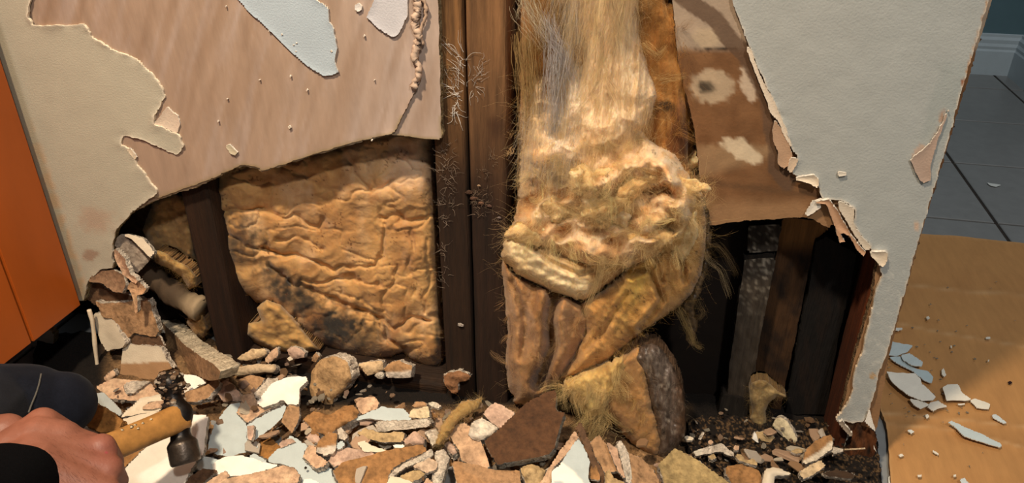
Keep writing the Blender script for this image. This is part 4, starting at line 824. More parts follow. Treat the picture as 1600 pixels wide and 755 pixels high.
D = [
 # ---- the leaning stack under the cabinet end
 (1, [(90, 45), (250, 110), (310, 210), (350, 300), (330, 345), (190, 372), (150, 300), (110, 160)], 'cream', 'cream drywall shard leaning right beside the hanging white string', dict(at_wall=-.020, n=(-.25, -1, .35), lift=.0)),
 (1, [(100, -60), (150, -30), (560, -60), (590, 60), (640, 210), (610, 250), (520, 235), (430, 215), (352, 285), (300, 190), (255, 110), (160, 85)], 'brown', 'brown paper-faced drywall slab leaning below the broken wall corner', dict(at_wall=-.012, n=(.05, -1, .30), t=.013)),
 (1, [(330, 300), (430, 232), (530, 250), (640, 240), (690, 330), (640, 345), (380, 318)], 'dark', 'narrow dark brown paper strip above the cream and brown shard', dict(at_wall=-.016, n=(.05, -1, .35), t=.004)),
 (1, [(372, 310), (650, 335), (700, 440), (750, 520), (640, 545), (620, 612), (300, 588), (322, 440), (330, 350)], 'cream', 'drywall shard, cream above and brown below, standing behind the hammer head', dict(at_wall=-.034, n=(-.05, -1, .45), second=([(290, 560), (470, 560), (700, 545)], 16, 'brown'))),
 (1, [(565, 0), (640, 100), (800, 250), (860, 320), (985, 410), (1100, 480), (1155, 540), (1140, 610), (1060, 620), (940, 570), (800, 545), (750, 522), (690, 330), (640, 200)], 'brown', 'long brown drywall slab with a thick pale broken edge sloping down to the right', dict(at_wall=-.015, n=(-.75, -.85, .05), t=.026, edge='bfae94')),
 (1, [(100, 672), (180, 630), (260, 600), (390, 612), (560, 640), (630, 700), (680, 760), (400, 790), (215, 770)], 'tan', 'flat tan drywall shard behind the hammer handle', dict(lift=.035, n=(0, -.5, 1))),
 (1, [(350, 640), (420, 620), (570, 625), (520, 660), (440, 720), (370, 740), (345, 700)], 'gyp', 'crumbly grey gypsum lump behind the ball of the hammer', dict(lift=.05, n=(.1, -.6, 1), t=.01, relief=.004, rim=.004)),
 (1, [(160, 605), (215, 550), (255, 525), (285, 570), (240, 610), (195, 632)], 'tan', 'small upright tan chip at the foot of the white string', dict(lift=.045, n=(.2, -1, .6), rim=.003)),
 (1, [(800, 555), (960, 580), (1050, 630), (960, 680), (860, 722), (790, 735), (770, 640)], 'white', 'bright white paint sheet right behind the hammer ball', dict(lift=.03, n=(0, -.6, 1), t=.003)),
 (1, [(830, 790), (860, 715), (1010, 670), (1110, 600), (1155, 618), (1130, 680), (1060, 760), (960, 800)], 'brown', 'brown paper shard with a dark cracked end, right of the hammer neck', dict(lift=.045, n=(-.1, -.55, 1), relief=.003)),
 (1, [(1160, 640), (1200, 625), (1250, 640), (1300, 700), (1330, 740), (1320, 790), (1180, 800), (1130, 740)], 'pink', 'rounded pinkish plaster lump beside the bright white star-shaped sheet', dict(lift=.04, n=(.1, -.7, 1), t=.018, rim=.006, relief=.003)),
 # ---- around the hammer
 (2, [(60, -5), (180, -5), (250, 60), (320, 140), (310, 190), (210, 140), (90, 55)], 'bluegrey', 'grey-blue painted scrap beside the navy trouser knee', dict(lift=.045, n=(-.1, -.4, 1), t=.004)),
 (2, [(95, 85), (180, 110), (260, 170), (335, 235), (300, 310), (150, 330), (-10, 250)], 'amber', 'amber-brown wood-coloured slab under the hammer handle by the knee', dict(lift=.075, n=(-.1, -.5, 1), t=.012, edge='amber')),
 (2, [(310, 205), (350, 150), (400, 115), (480, 40), (690, -5), (700, 60), (560, 70), (470, 125), (660, 120), (640, 150), (480, 170)], 'cream', 'cream paint curl behind the hammer neck', dict(lift=.05, n=(0, -.5, 1), t=.003, curl=.004)),
 (2, [(290, 270), (330, 215), (480, 175), (650, 150), (700, 200), (600, 260), (380, 300)], 'cream', 'pale paper strip directly above the hammer handle', dict(lift=.052, n=(0, -.4, 1), t=.003)),
 (2, [(470, 130), (560, 75), (690, 55), (690, 115), (600, 130)], 'tan', 'tan paper sliver between the cream curl and the hammer neck', dict(lift=.06, n=(0, -.5, 1), t=.004)),
 (2, [(255, 770), (258, 715), (420, 560), (540, 438), (700, 320), (900, 180), (1000, 178), (1055, 185), (1035, 300), (1022, 400), (1020, 490), (940, 600), (880, 700), (840, 780)], 'white', 'large bright white painted sheet beneath the hammer head', dict(lift=.022, n=(-.05, -.2, 1), t=.006, curl=.003, step=4)),
 (2, [(280, 620), (310, 480), (500, 385), (590, 385), (530, 440), (420, 555), (330, 650), (255, 725)], 'rust', 'rusty brown paper showing between the handle and the white sheet', dict(lift=.018, n=(-.1, -.3, 1), t=.006)),
 (4, [(-170, 360), (-130, 250), (0, 90), (100, 80), (60, 180), (130, 240), (142, 335), (245, 450), (120, 500), (0, 535), (-110, 520), (-190, 480)], 'blue', 'large pale blue painted sheet with two corners, right of the hammer face', dict(lift=.02, n=(0, -.2, 1), t=.008, edge='brown')),
 (2, [(950, 640), (960, 590), (1010, 530), (1100, 550), (1200, 560), (1240, 620), (1180, 660), (1060, 640)], 'blue', 'pale blue scrap tucked under the blue sheet near the bottom edge', dict(lift=.02, n=(0, -.2, 1), t=.004)),
 (4, [(-155, 590), (-60, 540), (0, 530), (100, 520), (230, 560), (330, 590), (440, 600), (250, 662), (100, 690), (0, 700), (-120, 680), (-150, 640)], 'white', 'white painted sheet dotted with crumbs in front of the blue sheet', dict(lift=.03, n=(.0, -.2, 1), t=.004)),
 (4, [(-120, 770), (-60, 720), (100, 690), (250, 660), (440, 605), (540, 625), (585, 680), (575, 740), (540, 790), (200, 800)], 'tan', 'rounded tan drywall slab at the bottom edge of the rubble', dict(lift=.045, n=(0, -.25, 1), rim=.003)),
 (2, [(850, 770), (900, 700), (1000, 632), (1120, 640), (1140, 660), (1060, 710), (1000, 780)], 'dark', 'dark brown paper scrap next to the corner of the large white sheet', dict(lift=.035, n=(.2, -.3, 1), t=.006)),
 (2, [(1010, 780), (1090, 710), (1200, 650), (1245, 690), (1150, 770)], 'tan', 'tan strip between the dark scrap and the rounded tan slab', dict(lift=.035, n=(.1, -.3, 1), t=.008)),
 (4, [(150, 530), (200, 505), (300, 560), (330, 590), (210, 570)], 'blue', 'small pale blue tip behind the crumb-dotted white sheet', dict(lift=.024, t=.003)),
 (4, [(180, 500), (210, 420), (330, 370), (430, 450), (330, 560), (260, 530)], 'amber', 'shiny amber-brown patch of board between the blue sheets', dict(lift=.006, n=(0, -.15, 1), t=.006)),
 # ---- middle
 (3, [(320, 590), (390, 500), (450, 430), (560, 382), (670, 368), (752, 370), (760, 410), (690, 470), (682, 605), (590, 605), (550, 560), (480, 600), (380, 632)], 'white', 'bright white star-shaped painted sheet in the middle of the rubble', dict(lift=.06, n=(-.05, -.35, 1), t=.004, curl=.003)),
 (3, [(165, 400), (280, 355), (400, 380), (370, 440), (300, 505), (200, 520)], 'brown', 'olive-brown paper shard left of the bright star-shaped sheet', dict(lift=.035, n=(0, -.5, 1))),
 (3, [(290, 540), (360, 450), (420, 382), (540, 378), (480, 430), (345, 565)], 'gyp', 'thin grey gypsum strip along the star-shaped sheet', dict(lift=.048, n=(.2, -.5, 1), t=.008)),
 (3, [(180, 535), (300, 500), (330, 590), (390, 640), (330, 660), (230, 620)], 'tan', 'tan paper wedge under the star-shaped sheet tip', dict(lift=.042, n=(0, -.4, 1), t=.008)),
 (4, [(50, 170), (95, 60), (150, 40), (215, 90), (270, 112), (430, 50), (460, 80), (300, 145), (145, 245)], 'tan', 'tan shard with a long grey broken edge under the star-shaped sheet', dict(lift=.04, n=(-.1, -.25, 1), t=.016, edge='gyp')),
 (4, [(140, 262), (300, 170), (470, 92), (462, 140), (440, 200), (350, 290), (190, 402), (140, 385)], 'blue', 'long pointed pale blue painted blade below the star-shaped sheet', dict(lift=.035, n=(.05, -.3, 1), t=.010, edge='brown')),
 (4, [(140, 270), (205, 262), (195, 330), (180, 395), (145, 385)], 'pink', 'small pinkish chip on the end of the blue blade', dict(lift=.047, n=(-.2, -.4, 1), t=.005)),
 (3, [(790, 330), (830, 270), (880, 220), (950, 203), (1010, 200), (1090, 240), (1115, 310), (1130, 390), (1070, 480), (980, 560), (960, 640), (940, 690), (870, 640), (800, 600), (780, 500), (785, 420)], 'b08c62', 'big upright tan plaster chunk propped against the black sole plate', dict(at_wall=-.03, n=(-.25, -1, .35), t=.022, rim=.006, relief=.004, edge='gyp', lift=.0)),
 (4, [(430, 240), (455, 170), (480, 98), (580, 100), (582, 190), (545, 290), (520, 347)], 'brown', 'grey-brown pointed shard hanging between white sheet and blue sheet', dict(lift=.04, n=(.2, -.6, 1), relief=.003)),
 (4, [(610, 220), (650, 180), (700, 150), (840, 180), (880, 150), (950, 105), (1040, 100), (1085, 160), (1070, 200), (940, 280), (860, 330), (810, 352), (690, 310)], 'rust', 'crumbling orange-brown chunk below the big tan chunk', dict(lift=.05, n=(.0, -.35, 1), t=.02, relief=.007, rim=.004, rsc=9, edge='gyp')),
 (4, [(1060, 80), (1100, 45), (1150, 28), (1220, 30), (1252, 80), (1240, 130), (1100, 178), (1080, 140)], 'tan', 'smooth tan six-sided chip just right of the crumbling orange chunk', dict(lift=.045, n=(.1, -.6, 1), t=.012)),
 (4, [(630, 370), (660, 325), (720, 335), (760, 380), (740, 420), (670, 410)], 'pink', 'small pink plaster lump under the crumbling orange chunk', dict(lift=.035, t=.014, rim=.005, relief=.004)),
 (4, [(720, 500), (740, 400), (830, 330), (900, 330), (890, 470), (860, 510), (780, 520)], 'rust', 'stubby rust and grey gypsum block in the centre of the rubble', dict(lift=.045, n=(.25, -.5, 1), t=.02, relief=.004, second=([(720, 500), (890, 480)], 8, 'gyp'))),
 (4, [(610, 530), (650, 440), (720, 440), (720, 510), (820, 570), (800, 610), (730, 632), (680, 610)], 'tan', 'tan hook-shaped shard on the crumb-covered blue sheet', dict(lift=.035, n=(0, -.2, 1), t=.01)),
 (4, [(300, 575), (340, 520), (430, 450), (500, 355), (560, 380), (655, 440), (610, 520), (640, 580), (740, 640), (860, 620), (850, 670), (900, 750), (890, 800), (560, 800), (580, 690), (460, 600)], 'blue', 'large pale blue painted sheet covered in crumbs at the bottom edge', dict(lift=.018, n=(.05, -.2, 1), t=.006, step=4)),
 (4, [(410, 430), (440, 395), (520, 380), (550, 410), (480, 440), (420, 460)], 'pink', 'pinkish paper flake on the top of the crumb-covered blue sheet', dict(lift=.028, t=.004)),
 (4, [(610, 755), (620, 725), (680, 720), (760, 760), (740, 800), (610, 800)], 'white', 'small white painted corner at the very bottom edge', dict(lift=.035, t=.004)),
 (4, [(820, 570), (880, 480), (990, 455), (1090, 470), (1190, 485), (1225, 520), (1080, 560), (940, 600), (870, 620)], 'pink', 'pale pinkish paper shard behind the long rust-brown slab', dict(lift=.03, n=(0, -.25, 1), t=.006)),
 (4, [(890, 450), (905, 410), (950, 400), (975, 430), (940, 465), (900, 475)], 'blue', 'tiny pale blue chip beside the stubby gypsum block', dict(lift=.04, t=.004)),
 (4, [(900, 300), (930, 285), (1000, 370), (960, 395), (915, 380)], 'gyp', 'small grey triangular gypsum chip by the stubby block', dict(lift=.045, n=(.1, -.5, 1), t=.008)),
 (5, [(-30, 210), (100, 150), (160, 130), (190, 108), (240, 120), (300, 125), (385, 130), (450, 190), (440, 222), (370, 236), (230, 230), (100, 210), (-20, 228)], 'blue', 'pale blue wing-shaped painted sheet near the foot of the sole plate', dict(lift=.045, n=(0, -.3, 1), t=.004)),
 (5, [(135, 250), (170, 235), (400, 232), (590, 212), (612, 258), (590, 282), (400, 305), (160, 322)], 'gyp', 'long flat grey gypsum slab under the blue wing-shaped sheet', dict(lift=.048, n=(0, -.9, .7), t=.02, relief=.002)),
 (5, [(425, 195), (450, 130), (590, 108), (602, 200), (520, 212)], 'd0b894', 'square pale gypsum block on the end of the grey slab', dict(lift=.055, n=(.05, -.6, 1), t=.016, rim=.003)),
 (5, [(450, 105), (480, 70), (570, 75), (575, 108), (465, 120)], 'brown', 'small brown lump on top of the square pale block', dict(lift=.052, n=(0, -.6, 1), t=.012, rim=.004)),
 (5, [(575, 80), (640, 72), (710, 105), (680, 125), (600, 100)], 'gyp', 'thin pale flake behind the square gypsum block', dict(lift=.045, t=.005)),
 (5, [(-20, 330), (60, 290), (170, 330), (390, 325), (370, 412), (220, 412), (60, 380)], 'yellow', 'frayed tan gypsum strip under the long grey slab', dict(lift=.04, n=(0, -.7, 1), t=.012, relief=.003)),
 (5, [(375, 395), (420, 350), (480, 318), (560, 378), (552, 432), (400, 442)], 'pink', 'pink and white plaster chunk at the end of the frayed strip', dict(lift=.045, n=(.0, -.5, 1), t=.016, rim=.006, relief=.004)),
 (5, [(545, 330), (600, 305), (660, 300), (692, 360), (680, 410), (620, 442), (590, 380)], 'gyp', 'shell-like pale flake with a small ring beside the wool twist', dict(lift=.05, n=(.1, -.5, 1), t=.006, curl=.005)),
 (5, [(-20, 410), (60, 398), (120, 440), (270, 488), (220, 498), (40, 490)], 'cream', 'long cream paper sliver behind the long rust-brown slab', dict(lift=.038, n=(0, -.4, 1), t=.004)),
 (5, [(290, 435), (390, 425), (388, 462), (300, 455)], 'white', 'short white painted stick beside the cream sliver', dict(lift=.04, t=.005)),
 (5, [(-215, 650), (-140, 580), (60, 530), (230, 480), (400, 450), (545, 430), (590, 480), (440, 545), (300, 625), (250, 700), (240, 790), (-150, 790)], 'rust', 'long rust-brown drywall slab with a ragged pale edge at the bottom', dict(lift=.045, n=(.12, -.3, 1), t=.014, step=4)),
 (5, [(250, 705), (300, 640), (400, 580), (520, 525), (590, 475), (625, 470), (635, 512), (580, 560), (400, 622), (280, 715)], 'gyp', 'ragged pale gypsum rind along the rust-brown slab', dict(lift=.055, n=(.3, -.5, 1), t=.012, relief=.004, rim=.003)),
 (5, [(450, 612), (530, 575), (600, 540), (670, 580), (655, 640), (580, 672)], 'cdb094', 'smooth pale tan chip beside the rust-brown slab rind', dict(lift=.05, n=(.1, -.3, 1), t=.006)),
 (5, [(340, 695), (430, 660), (520, 640), (565, 685), (460, 745), (380, 730)], 'yellow', 'brown fibrous chip under the smooth pale tan chip', dict(lift=.04, t=.01, relief=.003)),
 (5, [(235, 780), (262, 700), (350, 708), (470, 757), (460, 800)], 'cream', 'cream paper corner at the bottom edge by the rust-brown slab', dict(lift=.045, t=.006)),
 (5, [(530, 780), (580, 700), (640, 760), (620, 800)], 'tan', 'tan corner chip at the bottom edge between two slabs', dict(lift=.04, t=.008)),
 (5, [(640, 490), (720, 468), (772, 540), (745, 600), (720, 700), (700, 780), (610, 780), (660, 620)], 'gyp', 'crumbly pale gypsum lump left of the orange-tan bottom slab', dict(lift=.045, n=(.1, -.5, 1), t=.02, relief=.006, rim=.005)),
 (5, [(755, 330), (810, 270), (900, 240), (1000, 330), (1060, 470), (1105, 620), (1060, 645), (950, 602), (870, 562), (850, 490), (800, 420)], 'c29c7a', 'large smooth pale tan drywall slab left of the dark brown slab', dict(lift=.05, n=(-.1, -.3, 1), t=.014)),
 (5, [(730, 420), (770, 400), (840, 460), (850, 500), (790, 520), (745, 470)], 'pink', 'small pink lump in the shade below the pale tan slab', dict(lift=.035, t=.014, rim=.006)),
 (5, [(925, 350), (950, 250), (1040, 200), (1120, 250), (1185, 290), (1130, 350), (1010, 405), (950, 385)], 'dccdb8', 'white broken gypsum rock on the pale tan slab', dict(lift=.075, n=(.0, -.6, 1), t=.022, rim=.008, relief=.006, rsc=8)),
 (5, [(1050, 170), (1100, 110), (1155, 75), (1220, 100), (1325, 160), (1280, 220), (1230, 280), (1190, 295), (1110, 240)], 'pink', 'pink-faced drywall block behind the white gypsum rock', dict(lift=.07, n=(.0, -.45, 1), t=.016)),
 (6, [(-126, 400), (10, 280), (140, 160), (180, 120), (250, 60), (370, 0), (480, -30), (470, 150), (552, 160), (510, 290), (480, 400), (470, 460), (430, 510), (200, 560), (-10, 602), (-60, 540)], '573922', 'large dark brown stained drywall slab with a thick grey edge under the wool', dict(lift=.085, n=(-.05, -.5, 1), t=.018, edge='b5aa98', step=4)),
 (6, [(-400, 570), (-300, 580), (-180, 602), (-80, 635), (40, 650), (170, 650), (190, 790), (-350, 790)], 'aa8058', 'orange-tan drywall slab at the bottom below the dark brown slab', dict(lift=.05, n=(0, -.25, 1), t=.014, second=([(-250, 600), (-60, 700), (150, 740)], 12, 'brown'))),
 (6, [(180, 625), (230, 605), (290, 600), (390, 640), (370, 720), (340, 790), (240, 790), (195, 690)], 'yellow', 'rough fibrous brown stone-like chunk by the long tan strip', dict(lift=.05, n=(.1, -.4, 1), t=.018, rim=.006, relief=.006, rsc=8)),
 (6, [(320, 790), (460, 560), (560, 420), (640, 308), (668, 370), (560, 520), (440, 660), (450, 790)], 'tan', 'long tan paper edge of the blue and white tent-shaped slab', dict(lift=.070, n=(-.5, -.5, 1), t=.008)),
 (6, [(662, 368), (720, 470), (765, 570), (750, 720), (790, 800), (440, 800), (442, 660), (500, 610), (545, 545)], 'blue', 'tent-shaped blue slab with a white lower half at the bottom edge', dict(lift=.078, n=(-.1, -.35, 1), t=.008, edge='brown', second=([(430, 690), (520, 650), (600, 720), (660, 800)], 12, 'white'))),
 (6, [(645, 290), (690, 235), (720, 310), (760, 400), (800, 520), (880, 660), (885, 790), (840, 790), (780, 610), (700, 400)], 'dark', 'dark split lath standing against the tent-shaped blue slab', dict(lift=.085, n=(.35, -.6, 1), t=.008, edge='brown', m=None)),
 (6, [(770, 560), (800, 570), (850, 690), (850, 740), (760, 720)], 'rust', 'rust-red paper sliver at the right foot of the blue tent-shaped slab', dict(lift=.07, t=.004)),
 (6, [(760, 420), (840, 348), (920, 440), (960, 540), (1005, 655), (890, 668), (800, 520)], 'brown', 'brown wood-grained board piece right of the dark split lath', dict(lift=.065, n=(.1, -.5, 1), t=.01)),
 (6, [(895, 402), (990, 460), (1030, 600), (1062, 700), (1070, 740), (1000, 655), (950, 530)], 'bd977a', 'pale pinkish strip on the brown wood-grained board', dict(lift=.075, n=(.1, -.5, 1), t=.005)),
 (6, [(990, 430), (1020, 385), (1090, 500), (1110, 620), (1125, 790), (1070, 740), (1040, 600)], 'gyp', 'grey gypsum edge strip between two brown boards', dict(lift=.07, n=(.3, -.5, 1), t=.012)),
 (6, [(1080, 490), (1200, 540), (1300, 640), (1345, 720), (1350, 790), (1120, 790), (1105, 620)], 'brown', 'brown speckled board below the grey-faced wool', dict(lift=.06, n=(.1, -.4, 1), t=.012)),
 (6, [(890, 660), (930, 638), (960, 700), (1060, 754), (1060, 800), (885, 800)], 'yellow', 'curled tan paper flake at the bottom edge on the boards', dict(lift=.085, t=.006, curl=.006)),
 # ---- right
 (7, [(150, 600), (200, 552), (290, 460), (380, 500), (480, 560), (600, 640), (740, 740), (790, 800), (220, 800)], 'a68c5e', 'yellowish stained drywall slab at the foot of the grey-faced wool', dict(lift=.06, n=(.05, -.3, 1), t=.016, step=4)),
 (7, [(440, 490), (500, 470), (620, 440), (682, 418), (790, 500), (797, 542), (680, 490), (640, 492), (470, 532)], 'gyp', 'bent grey gypsum strip lying on the black dirt', dict(lift=.03, n=(0, -.7, 1), t=.010)),
 (7, [(370, 365), (400, 355), (455, 375), (440, 397), (390, 392)], 'cream', 'tiny pale chip on black dirt next to the grey-faced wool', dict(lift=.02, t=.004, jag=.4, step=1.5)),
 (7, [(492, 388), (530, 320), (548, 330), (512, 392)], 'gyp', 'thin upright pale splinter behind the bent grey strip', dict(lift=.02, n=(.2, -1, .6), t=.003, jag=.3, step=1.5)),
 (7, [(575, 400), (600, 385), (620, 410), (600, 435), (578, 425)], 'tan', 'tiny tan crumb on the bend of the grey strip', dict(lift=.04, t=.006, rim=.002, jag=.4, step=1.5)),
 (7, [(785, 460), (800, 435), (835, 440), (832, 475), (800, 480)], 'tan', 'tiny tan cube-like crumb right of the bent grey strip', dict(lift=.03, t=.006, rim=.002, jag=.4, step=1.5)),
 (7, [(1115, 275), (1140, 220), (1185, 200), (1240, 230), (1290, 310), (1325, 385), (1295, 442), (1240, 410), (1200, 360)], 'd2c09c', 'egg-shaped pale plaster chip leaning in the dark bay', dict(at_wall=.02, n=(-.3, -1, .4), t=.012, rim=.003)),
 (7, [(938, 380), (960, 330), (1080, 305), (1138, 370), (1100, 415), (1000, 392)], 'yellow', 'tan angular chip under the dusty wool tuft', dict(at_wall=.005, n=(0, -.8, .8), t=.012, rim=.003)),
 (7, [(945, 385), (962, 318), (980, 340), (1000, 420)], 'white', 'thin bright white splinter by the tan angular chip', dict(at_wall=-.012, n=(-.1, -1, .3), t=.002, jag=.3, step=1.5)),
 (7, [(800, 510), (860, 520), (885, 560), (960, 548), (1002, 602), (960, 600), (910, 590), (830, 562)], 'yellow', 'zigzag pale tan flake on the black dirt', dict(lift=.03, t=.006)),
 (7, [(1050, 640), (1120, 620), (1200, 640), (1270, 672), (1265, 692), (1135, 690), (1125, 790), (1030, 790)], 'cream', 'beak-shaped cream plaster piece at the bottom edge', dict(lift=.04, n=(0, -.5, 1), t=.014, rim=.004)),
 (7, [(730, 610), (860, 592), (1000, 650), (1045, 760), (1000, 800), (800, 800), (720, 680)], 'rust', 'rust-stained crumbling plaster lump at the bottom edge', dict(lift=.03, n=(0, -.35, 1), t=.016, relief=.006, rim=.004, rsc=8)),
 (7, [(570, 530), (620, 505), (645, 545), (600, 560)], 'yellow', 'small tan crumb under the bent grey strip', dict(lift=.03, t=.008, rim=.003, jag=.5, step=2)),
 (8, [(615, 582), (640, 480), (720, 400), (790, 360), (855, 348), (872, 420), (862, 470), (740, 560), (640, 597)], 'rust', 'orange and pale split wood splinter in the corner of the dark bay', dict(lift=.05, n=(-.1, -.6, 1), t=.012, second=([(640, 590), (740, 540), (860, 440)], 6, 'cream'))),
 (8, [(588, 655), (680, 600), (770, 553), (808, 600), (800, 622), (700, 690), (620, 722), (600, 700)], 'd2b48c', 'pale speckled wood stick in front of the orange splinter', dict(lift=.045, n=(0, -.5, 1), t=.012)),
 (8, [(845, 470), (870, 450), (970, 472), (960, 490), (870, 512)], 'gyp', 'pointed pale gypsum cone beside the broken wall foot', dict(lift=.05, n=(0, -.5, 1), t=.008, rim=.003)),
 (8, [(510, 490), (560, 463), (620, 470), (612, 500), (560, 508)], 'yellow', 'small oval olive-tan chip on the black dirt', dict(lift=.03, t=.006, rim=.003, jag=.5, step=2)),
 (8, [(780, 672), (900, 638), (1050, 680), (1045, 722), (900, 705), (820, 700)], 'darkest', 'grey weathered wood sliver at the foot of the broken wall', dict(lift=.05, n=(0, -.6, 1), t=.012, m=M_woodh)),
 # ---- stones along the sole plate
 (3, [(388, 235), (420, 190), (470, 140), (512, 120), (502, 210), (430, 262)], 'tan', 'upright tan leaf-shaped chip at the left end of the sole plate', dict(at_wall=-.005, n=(.1, -1, .6), t=.01, rim=.004)),
 (3, [(165, 222), (220, 175), (280, 138), (410, 138), (412, 190), (330, 215), (240, 237)], 'd0b088', 'long pale tan chip left of the leaf-shaped chip', dict(at_wall=-.01, n=(0, -1, .8), t=.012, rim=.005)),
 (3, [(105, 330), (160, 290), (250, 270), (370, 265), (490, 268), (492, 310), (470, 338), (330, 340), (160, 362)], 'c9ae8c', 'stick-shaped pale gypsum piece in front of the leaf-shaped chip', dict(at_wall=-.025, n=(0, -.9, .9), t=.016, rim=.006)),
 (3, [(580, 140), (620, 118), (690, 130), (740, 170), (730, 210), (640, 220), (600, 190)], 'pink', 'dark pinkish lump in the shade of the torn insulation flap', dict(at_wall=.0, n=(0, -1, .6), t=.012, rim=.006)),
 (3, [(585, 215), (610, 200), (640, 225), (600, 240)], 'cream', 'tiny cream crumb below the dark pinkish lump', dict(at_wall=-.004, n=(0, -1, .6), t=.006, jag=.4, step=1.5)),
 (3, [(795, 200), (830, 165), (860, 210), (830, 250), (790, 245)], 'brown', 'small brown lump behind the big tan chunk', dict(at_wall=-.002, n=(0, -1, .6), t=.01, rim=.005)),
 (16, [(668, 158), (720, 145), (800, 140), (802, 190), (720, 217)], 'd0b088', 'wedge-shaped tan stone on the sole plate, first right of the big chunk', dict(at_wall=-.004, n=(0, -1, .6), t=.016, rim=.006)),
 (16, [(803, 178), (845, 145), (880, 138), (945, 165), (937, 225), (870, 228), (815, 226)], 'a87f56', 'brown-topped boxy stone on the sole plate under the batt', dict(at_wall=-.006, n=(0, -1, .6), t=.018, rim=.005, second=([(810, 215), (940, 210)], 6, 'gyp'))),
 (16, [(748, 212), (775, 195), (803, 198), (800, 232), (770, 230)], 'gyp', 'small grey pebble wedged between the two stones on the plate', dict(at_wall=-.008, n=(0, -1, .6), t=.012, rim=.005)),
 (16, [(1100, 215), (1130, 200), (1180, 190), (1240, 215), (1225, 240), (1175, 250), (1172, 310), (1140, 300), (1105, 260)], '8a6040', 'crumpled brown paper scrap stuck to the foot of the double stud', dict(at_wall=-.004, n=(.1, -1, .4), t=.012, relief=.008, rsc=7, rim=.004)),
 # ---- drywall left in the narrow bay
 (9, [(236, 335), (262, 300), (300, 283), (370, 330), (440, 380), (490, 430), (450, 480), (400, 532), (350, 502), (300, 400), (262, 370)], 'a89684', 'grey torn drywall flap folded into the narrow bay', dict(at_wall=.012, n=(.35, -1, .1), t=.004, relief=.003)),
 (9, [(290, 276), (360, 282), (440, 305), (480, 355), (518, 400), (485, 432), (440, 390), (370, 320)], 'cream', 'bright cream broken edge above the grey folded flap', dict(at_wall=.004, n=(.1, -1, .5), t=.008)),
 (9, [(238, 375), (265, 380), (310, 425), (350, 540), (402, 580), (385, 605), (300, 545), (258, 460)], 'c69f80', 'curled tan paper ribbon hanging from the wall corner', dict(at_wall=-.008, n=(-.3, -1, .1), t=.003, curl=.005)),
 (9, [(70, 590), (100, 545), (150, 515), (240, 508), (300, 540), (322, 600), (300, 665), (240, 655), (150, 592)], '8a6a50', 'brown paper tongue sagging from the wall corner by the cabinet', dict(at_wall=-.006, n=(-.1, -1, .5), t=.004, curl=.003)),
 (9, [(322, 632), (350, 590), (412, 580), (455, 632), (440, 672), (392, 684), (400, 780), (385, 800), (370, 720), (350, 655)], 'cfa27a', 'twisted tan paper end with a thin drip below the paper ribbon', dict(at_wall=-.02, n=(-.1, -1, .2), t=.004, curl=.004)),
 (9, [(70, 600), (150, 600), (240, 660), (300, 668), (420, 700), (480, 760), (300, 790), (110, 740), (60, 700)], 'dark', 'shaded brown board behind the sagging paper tongue', dict(at_wall=.008, n=(0, -1, .2), t=.010)),
]
for i, (k, pts, face, label, kw) in enumerate(D):
    piece(k, pts, face, label, seed=600+i*7, **kw)
# rolled dark paper tube in the narrow bay
ax = np.array([wallp(*p, y) for p, y in zip(kc(9, [(440, 500), (560, 610), (690, 705), (820, 770)]), (.055, .045, .035, .03))])
tt = np.linspace(0, 3, 24); cur = np.stack([np.interp(tt, range(4), ax[:, i]) for i in range(3)], 1)
v_, f_ = tube(cur, 0.019+0.002*np.sin(tt*5), 16); v_ = v_+(np.random.RandomState(3).rand(*v_.shape)-0.5)*0.003
cc = mixc(np.tile(lin('4a3a2a'), (len(v_), 1)), sstep(0.6, 1.0, np.repeat(tt, 16)/3), 'a08a6c'); cc = mixc(cc, 0.6*np.clip(3*fbm(v_[:, 0]*90, v_[:, 2]*90, 3, 4), 0, 1), '241a10')
tag(build('rolled_paper', v_, f_, cc, M_kraft), 'dark rolled paper tube slanting across the narrow bay', 'paper roll')
# ---- splinter stick and the white string
v_, f_ = tube(np.array([campt(*a) for a in [(1318, 703, 1.02), (1335, 702, 1.015), (1352, 701, 1.01)]]), 0.0012, 6)
tag(build('wood_splinter', v_, f_, lin('b59c7c'), M_wood), 'thin pale stick pointing at the broken wall foot', 'stick')
pts = np.array([wallp(a, b, y) for a, b, y in [(139, 484, -.018), (144, 500, -.02), (147, 525, -.023), (149, 545, -.026), (152, 570, -.03), (157, 598, -.034)]])
tt = np.linspace(0, 5, 30); cur = np.stack([np.interp(tt, range(6), pts[:, i]) for i in range(3)], 1)
v_, f_ = tube(cur, 0.0034+0.0004*np.sin(tt*3), 8)
tag(build('string', v_, f_, lin('e2cdb0'), M_kraft), 'white ragged string hanging below the cabinet corner', 'string')
# ---- broken foot of the right-hand wall
foot = kc(8, [(905, 245), (950, 225), (1030, 228), (1110, 240), (1180, 290), (1225, 335), (1243, 400), (1225, 500), (1190, 650), (1165, 800), (1060, 800), (1060, 680), (960, 640), (880, 600), (930, 530), (990, 480), (1030, 390), (990, 340)])
ft = sheet('broken_wall_foot', foot, wall_plane(0.0), M_wood, wr, step=2.5, thick=0.014, h=lambda x, y, d: 0.010*fbm(x/9, y/18, 4, 3)-0.004, col=lambda x, y, d: mixc(mixc(np.tile(lin('5a3216'), (len(x), 1)), np.clip(.3+3*fbm(x/7, y/25, 4, 5), 0, 1), '1c0f07'), 0.8*sstep(674, 664, y)*np.clip(.4+2*fbm(x/6, y/6, 3, 6), 0, 1), '8a6a4a'), ecol='3a2212', jag=3, seed=701, em=M_wood)
patch('ply_or_lit_sliver', kc(8, [(908, 245), (950, 225), (1000, 290), (1035, 330), (1025, 375), (985, 335)]), '9a8a78', wr, y=-0.010, seed=702, curl=0.003)
